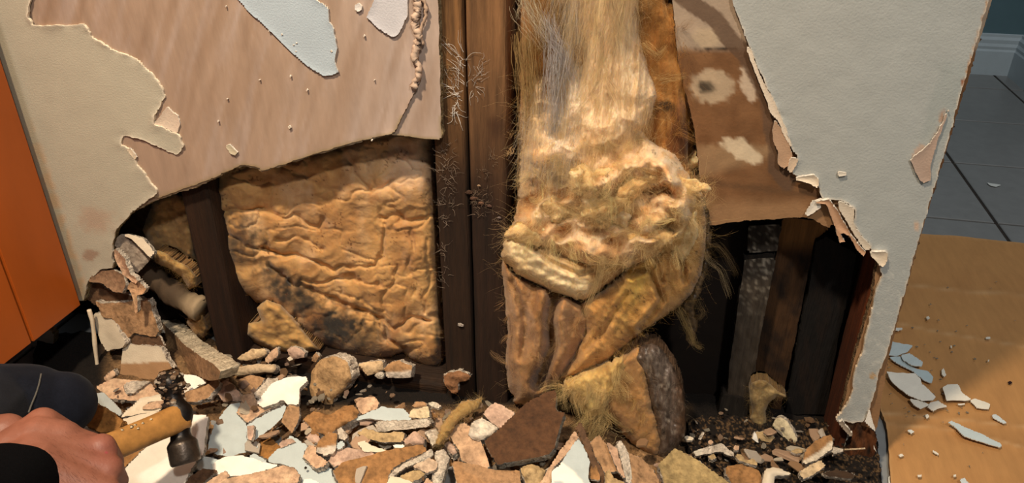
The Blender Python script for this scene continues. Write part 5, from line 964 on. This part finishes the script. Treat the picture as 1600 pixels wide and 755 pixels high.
patch('ply_or_lit_sliver', kc(8, [(1178, 130), (1200, 210), (1225, 290), (1240, 335), (1180, 285), (1135, 245)]), 'f0e8da', wr, y=-0.008, seed=703, curl=0.0, jag=0.6)  # lit sliver: its brightness is put into a near-white patch
patch('ply_or_lit_sliver', kc(8, [(1215, 440), (1240, 500), (1228, 480), (1215, 470)]), 'e0d6c6', wr, y=-0.008, seed=704, curl=0.0, jag=0.3, step=2)

# ---- small loose bits: shared shapes, one object each
def bit_mesh(kind, seed, colr):
    rs = np.random.RandomState(seed); bm = bmesh.new(); bmesh.ops.create_icosphere(bm, subdivisions=1, radius=1.0)
    sc = {'lump': (1, .8, .6), 'flake': (1, .75, .12), 'stick': (1.3, .35, .28), 'shard': (1, 1, 1)}[kind]
    for v in bm.verts:
        k = 0.72+0.5*rs.rand(); v.co = Vector((v.co.x*sc[0]*k, v.co.y*sc[1]*k, v.co.z*sc[2]*k))
    V = np.array([v.co[:] for v in bm.verts]); bm.verts.index_update(); f = [[v.index for v in q.verts] for q in bm.faces]; bm.free()
    if kind == 'shard':
        # flat broken chip: uneven polygon with a crumbled rim
        k = 9; an = np.sort(rs.rand(k)*6.283); r = .65+.55*rs.rand(k); el = .55+.4*rs.rand()
        ring = np.stack([np.cos(an)*r, np.sin(an)*r*el, np.zeros(k)], 1)
        V = np.concatenate([ring*.96+[0, 0, .14], ring*1.03+[0, 0, .02]+rs.randn(k, 3)*.03, ring*.92-[0, 0, .16]])
        f = [tuple(range(k))]+[(i, k+i, k+(i+1) % k, (i+1) % k) for i in range(k)]+[(k+i, 2*k+i, 2*k+(i+1) % k, k+(i+1) % k) for i in range(k)]+[tuple(range(3*k-1, 2*k-1, -1))]
    return V, f
BITS = {}
def bit(kind, var, colr, loc, size, rot, label, group, name, cat, m=None):
    key = (kind, var, colr)
    if key not in BITS:
        V, f = bit_mesh(kind, 900+var+len(kind)*10, colr)
        o = build(name, V, f, lin(PAL.get(colr, colr)), m or M_gyps, None, smooth=False, recentre=False); BITS[key] = o
    else:
        o = BITS[key].copy(); C.objects.link(o); o.name = name
    o.location = loc; o.scale = (size,)*3; o.rotation_euler = rot
    return tag(o, label, cat, group)
rs = np.random.RandomState(42)
CL = {'gyp': 'small grey-white gypsum crumb lying among the rubble', 'tan': 'small tan plaster crumb lying among the rubble', 'brown': 'small brown plaster crumb lying among the rubble', 'cream': 'small cream plaster crumb lying among the rubble', 'pink': 'small pinkish plaster crumb lying among the rubble'}
def scatter(n, xr, yr, sizes, cols, plane, lift=0.0, cl=CL, grp='crumbs in the rubble', kinds=('lump', 'lump', 'flake', 'stick'), name='plaster_crumb', cat='crumb'):
    for i in range(n):
        px = rs.uniform(*xr); py = rs.uniform(*yr)
        c = cols[rs.randint(len(cols))]; s = rs.uniform(*sizes)*(0.6+0.8*rs.rand()**2)
        p = on_plane(px, py, *plane); p = p+nrm(CAM-p)*lift*rs.rand()
        bit(kinds[rs.randint(len(kinds))], rs.randint(3), c, tuple(p), s, (rs.uniform(-.5, .5), rs.uniform(-.5, .5), rs.uniform(0, 6.28)), cl[c], grp, name, cat, M_scrap if 'shard' in kinds else None)
cs = ['gyp', 'tan', 'brown', 'cream', 'pink']
CH = {c: 'small %s drywall chip lying flat among the rubble' % n_ for c, n_ in (('gyp', 'grey-white'), ('tan', 'tan'), ('brown', 'brown'), ('cream', 'cream'), ('pink', 'pinkish'), ('blue', 'pale blue'), ('rust', 'rust-brown'))}
for n_, xr, yr, lf in ((22, (400, 640), (632, 700), .035), (30, (560, 790), (640, 752), .045), (12, (330, 470), (590, 640), .035), (10, (860, 1060), (690, 750), .05), (14, (1060, 1330), (670, 750), .02), (8, (300, 420), (690, 750), .02)):
    scatter(n_, xr, yr, (.010, .019), ['gyp', 'tan', 'brown', 'pink', 'rust', 'cream', 'tan'], HP, lf, CH, 'drywall chips in the rubble', ('shard',), 'drywall_chip', 'chip')
scatter(70, (330, 620), (600, 690), (.004, .011), cs, HP, .03)
scatter(60, (600, 800), (632, 750), (.004, .011), cs, HP, .04)
scatter(28, (330, 470), (555, 605), (.005, .012), cs, (np.array([0, -.01, 0]), nrm((0, -1, .5))), .02)
scatter(30, (180, 420), (600, 640), (.004, .010), cs, HP, .05)
scatter(60, (1080, 1300), (640, 752), (.0025, .007), ['tan', 'gyp', 'brown', 'cream'], HP, .02)
scatter(24, (800, 1080), (700, 752), (.003, .008), cs, HP, .05)
scatter(24, (440, 560), (690, 750), (.0018, .004), ['darkest', 'gyp', 'brown'], HP, .03, dict(CL, darkest='tiny dark crumb on the pale blue sheet'))
# black dirt in the dark bay
dirt = sheet('dirt', [(1075, 655), (1130, 648), (1230, 655), (1310, 660), (1372, 690), (1378, 790), (1300, 800), (1150, 790), (1080, 740)], (np.array([0, 0, .026]), HP[1]), M_dirt, step=2.0, thick=0.02, h=lambda x, y, d: 0.016*fbm(x/9, y/7, 4, 3)+0.008*fbm(x/3.4, y/3.2, 3, 4), col=lambda x, y, d: mixc(np.tile(lin('1a120c'), (len(x), 1)), 0.8*sstep(.62, .75, vnoise(x/2.2, y/2.2, 4)), '6a5034'), ecol='140d08', jag=4, seed=711, em=M_dirt)
tag(dirt, 'black crumbly dirt on the floor of the dark bay', 'dirt', kind='stuff')
# twist of wool lying on the rubble
cur = np.array([campt(*a) for a in [(753, 622, 1.115), (745, 632, 1.11), (728, 638, 1.10), (712, 650, 1.09), (700, 665, 1.08), (692, 680, 1.075), (684, 694, 1.07)]])
tt = np.linspace(0, 6, 40); cur = np.stack([np.interp(tt, range(7), cur[:, i]) for i in range(3)], 1)
rad = np.interp(tt, [0, 1, 2, 3, 4, 5, 6], [.0015, .006, .011, .007, .0085, .006, .003])
v_, f_ = tube(cur, rad, 12); v_ = v_+(np.random.RandomState(8).rand(*v_.shape)-.5)*.003
tw = tag(build('insulation_twist', v_, f_, lin('9c7c4a'), M_insul), 'twisted yellow wool strand lying on the pale tan slab', 'insulation')
rs2 = np.random.RandomState(9); st = v_[rs2.randint(0, len(v_), 900)]; dv = (cur[np.minimum(rs2.randint(0, 39, 900)+1, 39)]-cur[0])+rs2.randn(900, 3)*.06
fibres('loose_fibres', strands(st, dv, .014*(.4+rs2.rand(900)), .7, rs2, 7), np.full(900, .00009), lin('cdb27c')[None]*(.7+.6*rs2.rand(900, 1)), tw)

# ---- flakes of paint on the cardboard
KC = (1360, 480, 2.746)
def flake(pts, colr, label, lift=0.003, seed=0, t=0.0012, curl=0.0):
    P = crop(*KC, pts); pl = (np.array([0, 0, .0125+lift]), np.array([0, 0, 1.0]))
    o = sheet('paint_flake', P, pl, M_paint, step=2.2, thick=t, col=PAL.get(colr, colr), ecol='c8bca8', jag=.7, seed=800+seed, em=M_paint, relief=.0008, rsc=10, h=(lambda x, y, d: curl*np.exp(-d/4)) if curl else None)
    return tag(o, label, 'paint flake', 'paint flakes on the cardboard')
FL = [([(65, 205), (85, 145), (110, 152), (185, 165), (165, 190), (110, 210)], 'c3ccca', 'grey-blue paint flake nearest the wall edge on the cardboard', .002),
      ([(80, 215), (130, 212), (190, 262), (250, 275), (270, 300), (262, 330), (225, 312), (180, 275), (110, 240)], 'b9c6c6', 'long blue-grey paint flake lying behind the biggest white flake', .002),
      ([(130, 205), (170, 198), (225, 235), (222, 255), (180, 250), (140, 228)], 'c6cfcc', 'smaller pale blue flake resting on the long blue-grey flake', .006),
      ([(66, 275), (110, 282), (195, 284), (215, 305), (218, 325), (250, 352), (280, 385), (270, 400), (220, 402), (160, 378), (95, 325)], 'eee4d2', 'biggest white paint flake on the cardboard', .006),
      ([(168, 392), (220, 405), (255, 420), (215, 437), (185, 420)], 'e6dac6', 'white triangular flake below the biggest flake', .004),
      ([(255, 410), (290, 402), (338, 428), (300, 432), (270, 448), (245, 430)], 'ddd2c0', 'crumbled white flake at the tip of the biggest flake', .003),
      ([(310, 345), (330, 332), (378, 330), (392, 365), (435, 395), (405, 402), (370, 400), (325, 402)], 'efe4d0', 'squarish white paint flake with a tail in mid cardboard', .004),
      ([(425, 402), (450, 392), (513, 415), (508, 438), (455, 432)], 'eadfcb', 'small white flake joined to the tail of the squarish flake', .003),
      ([(305, 270), (315, 262), (326, 292), (315, 300), (306, 290)], 'e9ddc8', 'small upright oval white flake above the squarish flake', .003),
      ([(520, 462), (540, 460), (588, 498), (570, 500), (525, 475)], 'cfd3ce', 'pale leaf-shaped flake right of the squarish flake', .003),
      ([(330, 495), (350, 487), (395, 510), (480, 545), (560, 585), (562, 603), (510, 590), (430, 565), (395, 550), (355, 510)], 'c2cbc8', 'long curved pale blue flake towards the bottom of the cardboard', .004),
      ([(100, 90), (135, 88), (142, 95), (120, 102), (98, 100)], 'd8d4c8', 'small grey-white flake by the wall edge, highest of the wall-side flakes', .002),
      ([(235, 42), (250, 38), (256, 48), (245, 54)], 'ddd2be', 'tiny pale flake alone near the top of the cardboard', .002),
      ([(490, 130), (515, 128), (520, 135), (495, 136)], 'e0d6c4', 'tiny white flake level with the wall-side blue flakes', .002),
      ([(500, 228), (512, 224), (514, 231), (503, 234)], 'e2d6c2', 'tiny white speck above the dark round speck', .002),
      ([(338, 166), (348, 164), (356, 174), (346, 176)], 'ddd0ba', 'tiny pale flake between the top flake and squarish flake', .002),
      ([(370, 415), (405, 412), (410, 418), (380, 420)], 'e8dcc8', 'thin white sliver under the squarish flake', .002),
      ([(235, 460), (250, 458), (252, 476), (240, 478)], 'e4d8c4', 'tiny upright white flake below the crumbled flake', .002),
      ([(155, 530), (175, 526), (192, 535), (175, 544)], 'd6d4ca', 'small pale oval flake left of the long curved flake', .002),
      ([(262, 618), (272, 614), (298, 632), (290, 636)], 'e8dcc8', 'thin white sliver slanting below the long curved flake', .002),
      ([(120, 634), (138, 630), (144, 638), (126, 643)], 'e8dcc8', 'tiny white flake near the curved cardboard edge', .002),
      ([(198, 720), (220, 718), (224, 727), (204, 729)], 'e6dac6', 'tiny oval white flake at the bottom of the cardboard', .002),
      ([(352, 720), (368, 718), (372, 727), (356, 728)], 'e6dac6', 'tiny white flake left of the lowest blue flake', .002),
      ([(382, 738), (405, 732), (430, 765), (405, 775)], 'cfd4d0', 'pale blue flake cut by the bottom edge', .003),
      ([(78, 725), (86, 724), (90, 770), (78, 770)], 'e2dccf', 'thin white chip on the grey floor strip by the cardboard edge', -.008)]
for i, (pts, c_, lb, lf) in enumerate(FL): flake(pts, c_, lb, lf, i)
sp = sheet('speck', crop(*KC, [(590, 320), (600, 317), (611, 322), (605, 329), (594, 328)]), (np.array([0, 0, .013]), np.array([0, 0, 1.0])), M_dirt, step=1.5, thick=.001, col='2a1010', ecol='2a1010', jag=.2, seed=880); tag(sp, 'dark round speck on the cardboard', 'speck')
fl = sheet('paint_flake', kc(21, [(1542, 285), (1552, 287), (1566, 289), (1556, 292), (1547, 290)]), (np.array([0, 0, .003]), np.array([0, 0, 1.0])), M_paint, step=1.5, thick=.001, col='d6d6ce', ecol='b8b8b0', jag=.3, seed=881); tag(fl, 'white sliver of paint on the grey tile', 'paint flake')
rs = np.random.RandomState(77)
for i in range(60):
    a, b = rs.uniform(1385, 1500), rs.uniform(500, 660)
    if rs.rand() < 0.3: a, b = rs.uniform(1400, 1598), rs.uniform(430, 750)
    p = floorp(a, b, .0125); bit('flake', rs.randint(3), 'cream', tuple(p), rs.uniform(.0010, .0028), (0, 0, rs.uniform(0, 6)), 'tiny cream paint crumb on the cardboard', 'paint crumbs on the cardboard', 'paint_crumb', 'crumb')
# ---- white mould threads on the double stud
def mould(root, seeds, colr, n, ln, seed, y=0.0135):
    rs = np.random.RandomState(seed); st = []; dv = []
    for (a, b, dx, dz) in seeds:
        p = wallp(a, b, y)
        for j in range(n): st.append(p+rs.randn(3)*[.004, .0006, .006]); dv.append([dx+rs.randn()*.5, -.05, dz+rs.randn()*.5])
    P = strands(np.array(st), np.array(dv), ln*(.4+rs.rand(len(st))), 1.0, rs, 9); P[:, :, 1] = np.clip(P[:, :, 1], y-.004, y+.001)
    fibres('mould_threads', P, .0003*(.6+.8*rs.rand(len(st))), lin(colr)[None]*(.7+.5*rs.rand(len(st), 1)), root, m=M_kraft)
mould(S1, [(722, 130, -.3, 1), (718, 110, -.6, .8), (712, 85, -.3, 1), (720, 100, .1, 1), (715, 150, -.6, .3), (706, 135, -.2, .6), (714, 175, .1, -1), (712, 165, .0, -1)], 'ddd6cc', 7, .022, 5)
mould(S2, [(738, 125, .5, .9), (745, 112, .6, .6), (742, 135, .3, -.4), (750, 105, .6, .6)], 'c9c0b6', 6, .016, 6)
mould(S1, [(690, 60, -.2, -1), (692, 100, -.1, -1), (694, 140, .1, -1), (692, 175, .2, -1), (695, 120, .3, .2)], '8f7452', 9, .020, 7)
mould(S1, [(700, 235, .1, .4), (695, 250, -.4, .2), (705, 265, .4, .1), (688, 270, 0, .5), (700, 290, .4, 0), (690, 310, .2, -.3), (705, 320, .2, .2), (695, 345, .1, .1), (690, 390, .1, .1), (690, 430, .1, .1)], '867565', 12, .013, 8)
mould(S2, [(745, 300, .1, .4), (752, 320, -.4, .2), (760, 310, .4, .1), (748, 330, 0, .5), (775, 345, 0, .2), (770, 250, 0, 1), (755, 270, .1, 1)], '7d6a58', 12, .010, 9)
for i, (a, b, s, c_) in enumerate([(740, 310, .006, '5a4032'), (752, 318, .005, '6a4c3a'), (765, 322, .004, '5e463a'), (733, 300, .006, '4a3426'), (720, 508, .006, 'a2958a'), (780, 340, .003, '8a7a74'), (748, 290, .003, 'b09070')]):
    p = wallp(a, b, 0.014); V, f = bit_mesh('lump', 950+i, c_)
    o = build('rot_crumb', V*s*[1, .5, 1]+p, f, lin(c_), M_gyps, S2 if a > 729 else S1, smooth=False)
# ================================================================== PERSON
SP = 1.07
def near(a, b, d): return campt(a, b, d*SP)
def capsule(bm, a, b, ra, rb, seg=16):
    a = Vector(a); b = Vector(b); ax = (b-a); L = ax.length; q = ax.to_track_quat('Z', 'Y')
    rings = []
    prof = [(-math.cos(t)*ra, math.sin(t)*ra) for t in np.linspace(0.05, math.pi/2, 6)]+[(L+math.cos(t)*rb, math.sin(t)*rb) for t in np.linspace(math.pi/2, 0.05, 6)][0:]
    for z, r in prof: rings.append([bm.verts.new(a+q @ Vector((r*math.cos(2*math.pi*i/seg), r*math.sin(2*math.pi*i/seg), z))) for i in range(seg)])
    for r0, r1 in zip(rings[:-1], rings[1:]):
        for i in range(seg): bm.faces.new((r0[i], r0[(i+1) % seg], r1[(i+1) % seg], r1[i]))
    bm.faces.new(rings[0][::-1]); bm.faces.new(rings[-1])
def flesh(name, caps, m, colf, parent, voxel=0.0025, smooth=14, scale=1.0):
    """one continuous surface grown over tapered limbs"""
    bm = bmesh.new()
    for c in caps:
        (a, ra), (b, rb) = (c[0], c[1]), (c[2], c[3]); capsule(bm, near(*a), near(*b), ra*SP, rb*SP)
    me = bpy.data.meshes.new(name); bm.to_mesh(me); bm.free()
    o = bpy.data.objects.new(name, me); C.objects.link(o)
    r = o.modifiers.new('r', 'REMESH'); r.mode = 'VOXEL'; r.voxel_size = voxel
    s = o.modifiers.new('s', 'SMOOTH'); s.iterations = smooth; s.factor = 0.5
    dg = bpy.context.evaluated_depsgraph_get(); ev = o.evaluated_get(dg); m2 = bpy.data.meshes.new_from_object(ev)
    V = np.zeros(len(m2.vertices)*3); m2.vertices.foreach_get('co', V); V = V.reshape(-1, 3); f = [list(p.vertices) for p in m2.polygons]
    bpy.data.objects.remove(o); 
    return build(name, V, f, colf(V), m, parent)
def proj(V):
    r = V-CAM; dep = r@fwd; return 800+F*(r@rgt)/dep, 377.5-F*(r@upv)/dep
person = empty('person', tuple(near(-150, 760, 0.85))); tag(person, 'person gripping the hammer, bare hand, black knit cuff and navy trouser knee', 'person')
def c_skin(V):
    x, y = proj(V); c = np.tile(lin('855443'), (len(V), 1))
    c = mixc(c, 0.6*blob(x, y, 165, 705, 40, 34, .8, .3, 3), '844c40')
    c = mixc(c, 0.5*blob(x, y, 100, 720, 60, 40, .9, .4, 4), '704332')
    c = mixc(c, 0.5*blob(x, y, 60, 650, 40, 20, .9, .3, 5), '965f4b')
    return mixc(c, 0.8*blob(x, y, 166, 707, 3, 2.5, .4, .1, 6), '9a4048')
hand = [((-190, 900, .60), .040, (10, 748, .745), .030), ((10, 748, .745), .030, (60, 715, .775), .028),
        ((60, 715, .775), .030, (158, 708, .795), .0165), ((60, 722, .77), .030, (166, 735, .785), .0170), ((60, 735, .76), .030, (162, 770, .770), .0165), ((50, 750, .755), .030, (150, 805, .755), .0150),
        ((158, 700, .795), .0150, (176, 722, .815), .0115), ((176, 722, .815), .0115, (168, 752, .845), .0105), ((168, 752, .845), .0105, (140, 742, .865), .0095),
        ((166, 735, .785), .0165, (182, 752, .805), .0120), ((182, 752, .805), .0120, (172, 785, .835), .0108), ((172, 785, .835), .0108, (142, 775, .855), .0095),
        ((162, 770, .770), .0160, (176, 795, .790), .0118), ((176, 795, .790), .0118, (162, 820, .820), .0105), ((162, 820, .82), .0105, (132, 805, .84), .0092),
        ((150, 805, .755), .0145, (160, 830, .775), .0105), ((160, 830, .775), .0105, (148, 852, .80), .0095), ((148, 852, .80), .0095, (122, 838, .82), .0085),
        ((25, 705, .775), .026, (66, 662, .800), .0165), ((66, 662, .800), .0170, (112, 682, .825), .0125), ((112, 682, .825), .0125, (150, 700, .848), .0105),
        ((70, 690, .785), .024, (140, 698, .80), .0150), ((60, 690, .785), .026, (95, 690, .79), .022), ((-40, 690, .80), .026, (10, 676, .80), .020)]
flesh('hand', hand, M_skin, c_skin, person, 0.002, 9)
# fine dark hairs on the back of the hand
ho = [o for o in person.children if o.name.startswith('hand')][0]
st = []; rs = np.random.RandomState(12)
for k in range(260):
    a_, b_ = rs.uniform(60, 150), rs.uniform(672, 755); hit, loc, nor, _ = ho.ray_cast(Vector(CAM)-wloc(ho), Vector(nrm(ray(a_, b_))))
    if hit: st.append(np.array(loc+wloc(ho)))
st = np.array(st); dv = np.tile(rgt*1.0-upv*0.9-fwd*0.15, (len(st), 1))+rs.randn(len(st), 3)*.25
fibres('hand_hair', strands(st, dv, .007*(.5+rs.rand(len(st))), .3, rs, 5), np.full(len(st), .00007), np.tile(lin('4a3024'), (len(st), 1)), ho)
# black knit sleeve: a tube with a rolled rim
a = near(-190, 960, .56); b = near(26, 754, .748); axv = nrm(b-a)
e1 = nrm(np.cross(axv, [0, 0, 1])); e2 = np.cross(axv, e1)
prof = [(0.0, .066), (.3, .060), (.7, .049), (.95, .0440), (.985, .0435), (1.0, .0425), (1.004, .040), (.99, .038), (.90, .037)]
Lq = np.linalg.norm(b-a); V = []; n = 40; rs = np.random.RandomState(2)
for t, r in prof:
    for i in range(n):
        th = 2*math.pi*i/n; k = 1+.03*math.sin(3*th+t*9)+.015*math.sin(7*th+t*20); V.append(a+axv*Lq*t+(e1*math.cos(th)+e2*math.sin(th))*r*k*SP)
f = [(i*n+j, i*n+(j+1) % n, (i+1)*n+(j+1) % n, (i+1)*n+j) for i in range(len(prof)-1) for j in range(n)]
build('sleeve', V, f, lin('08080a'), M_knit, person)
def c_denim(V):
    x, y = proj(V); c = np.tile(lin('14161f'), (len(V), 1)); return mixc(c, .5*np.clip(.1+2*fbm(x/25, y/25, 3, 4), 0, 1), '20242f')
knee = [((-170, 770, .72), .070, (-30, 648, .91), .060), ((-30, 648, .91), .060, (40, 640, .955), .057), ((40, 640, .955), .057, (95, 632, .97), .042), ((95, 632, .97), .040, (124, 632, .972), .018), ((60, 640, .965), .05, (-40, 800, 1.03), .05), ((-40, 800, 1.03), .05, (-80, 900, 1.0), .045)]
tr = flesh('trouser_leg', knee, M_denim, c_denim, person, 0.004, 4)
# seam down the side of the knee
cv = []
bpy.context.view_layer.update()
deps = bpy.context.evaluated_depsgraph_get()
inv = tr.matrix_world.inverted()
for a_, b_ in [(55, 563), (62, 570), (64, 585), (61, 600), (55, 618), (49, 632), (44, 645)]:
    d_ = Vector(nrm(ray(a_, b_))); hit, loc, nor, _ = tr.ray_cast(inv @ Vector(CAM), inv.to_3x3() @ d_)
    if hit: cv.append(np.array(tr.matrix_world @ loc)+np.array(nor)*.0005)
if len(cv) > 3:
    cv = np.array(cv); tt = np.linspace(0, len(cv)-1, 30); cur = np.stack([np.interp(tt, range(len(cv)), cv[:, i]) for i in range(3)], 1)
    v_, f_ = tube(cur, .0012, 6); build('seam', v_, f_, lin('5a5650'), M_denim, tr)
# ================================================================== HAMMER
hm = empty('hammer', tuple(near(278, 655, .955))); tag(hm, 'ball-peen hammer with a dirty dark steel head and wooden handle', 'hammer')
A_ = near(262, 580, .965); B_ = near(291, 725, .945); hax = nrm(B_-A_); HL = np.linalg.norm(B_-A_)
prof = [(0, .0015), (.012, .006), (.04, .0105), (.085, .0140), (.13, .0150), (.18, .0142), (.225, .0115), (.27, .0095), (.32, .0096), (.37, .0112), (.42, .0126), (.50, .0132), (.58, .0128), (.64, .0110), (.69, .0104), (.73, .0112), (.765, .0145), (.785, .0158), (.80, .0160), (.96, .0162), (.985, .0156), (1.0, .0140), (1.001, .0015)]
e1 = nrm(np.cross(hax, fwd)); e2 = np.cross(hax, e1); n = 28; V = []
for t, r in prof:
    r = r*1.13*SP
    flat = 1.0+.45*math.exp(-((t-.47)/.11)**2)
    for i in range(n):
        th = 2*math.pi*i/n; V.append(A_+hax*HL*t+(e1*math.cos(th)*r*flat+e2*math.sin(th)*r))
V = np.array(V); tv_ = np.repeat([p[0] for p in prof], n)
f = [(i*n+j, i*n+(j+1) % n, (i+1)*n+(j+1) % n, (i+1)*n+j) for i in range(len(prof)-1) for j in range(n)]
cc = mixc(np.tile(lin('25211f'), (len(V), 1)), sstep(.74, .8, tv_), '4a4038')
hd = build('head', V, f, cc, M_steel, hm)
# wet plaster caked on the ball
rs = np.random.RandomState(4); items = []
for k in range(150):
    t = rs.choice([rs.uniform(.02, .24), rs.uniform(.02, .24), rs.uniform(.24, .44)]); r = np.interp(t, [p[0] for p in prof], [p[1] for p in prof]); th = rs.uniform(0, 6.28)
    p = A_+hax*HL*t+(e1*math.cos(th)+e2*math.sin(th))*r*1.13*SP; Vb, fb = bit_mesh('lump', k, ''); q = rs.uniform(.0016, .0052)
    items.append((Vb*q+p, fb, rs.choice(['3a2a1e', '5e4632', '2c2018', '7a6450', '9a8c7c'])))
join_parts('caked_dirt', items, M_dirt, hd, smooth=False)
H0 = near(283, 652, .955); H1 = near(60, 748, .815); hd_ = nrm(H1-H0); HLn = np.linalg.norm(H1-H0)*1.35
s1 = nrm(hax-hd_*np.dot(hax, hd_)); s2 = np.cross(hd_, s1); V = []; n = 24
hp = [(-.02, .0165, .0115), (.0, .0172, .0125), (.04, .0174, .0132), (.15, .0165, .0132), (.35, .0165, .0135), (.6, .0175, .014), (.9, .0185, .015), (.98, .0175, .014), (1.0, .012, .010)]
for t, ra, rb in hp:
    for i in range(n):
        th = 2*math.pi*i/n; c_, s_ = math.cos(th), math.sin(th); q = (abs(c_)**3+abs(s_)**3)**(-1/3.0); V.append(H0+hd_*HLn*t+(s1*ra*c_*q+s2*rb*s_*q)*SP)
f = [(i*n+j, i*n+(j+1) % n, (i+1)*n+(j+1) % n, (i+1)*n+j) for i in range(len(hp)-1) for j in range(n)]+[tuple(range(n-1, -1, -1)), tuple(range((len(hp)-1)*n, len(hp)*n))]
V = np.array(V); x, y = proj(V); 
hn = build('handle', V, f, lin('a0713a'), M_hand, hm)
for i, (a_, b_, s_) in enumerate([(205, 667, .004), (215, 669, .003), (196, 664, .004), (222, 661, .003), (210, 664, .003), (190, 672, .003), (235, 655, .003)]):
    hit, loc, nor, _ = hn.ray_cast((Vector(CAM)-wloc(hn)), Vector(nrm(ray(a_, b_))))
    if hit:
        Vb, fb = bit_mesh('flake', 30+i, ''); build('plaster_smear', Vb*s_*[1, 1, .6]+np.array(loc+wloc(hn)), fb, lin('d6c2a0'), M_gyps, hn)
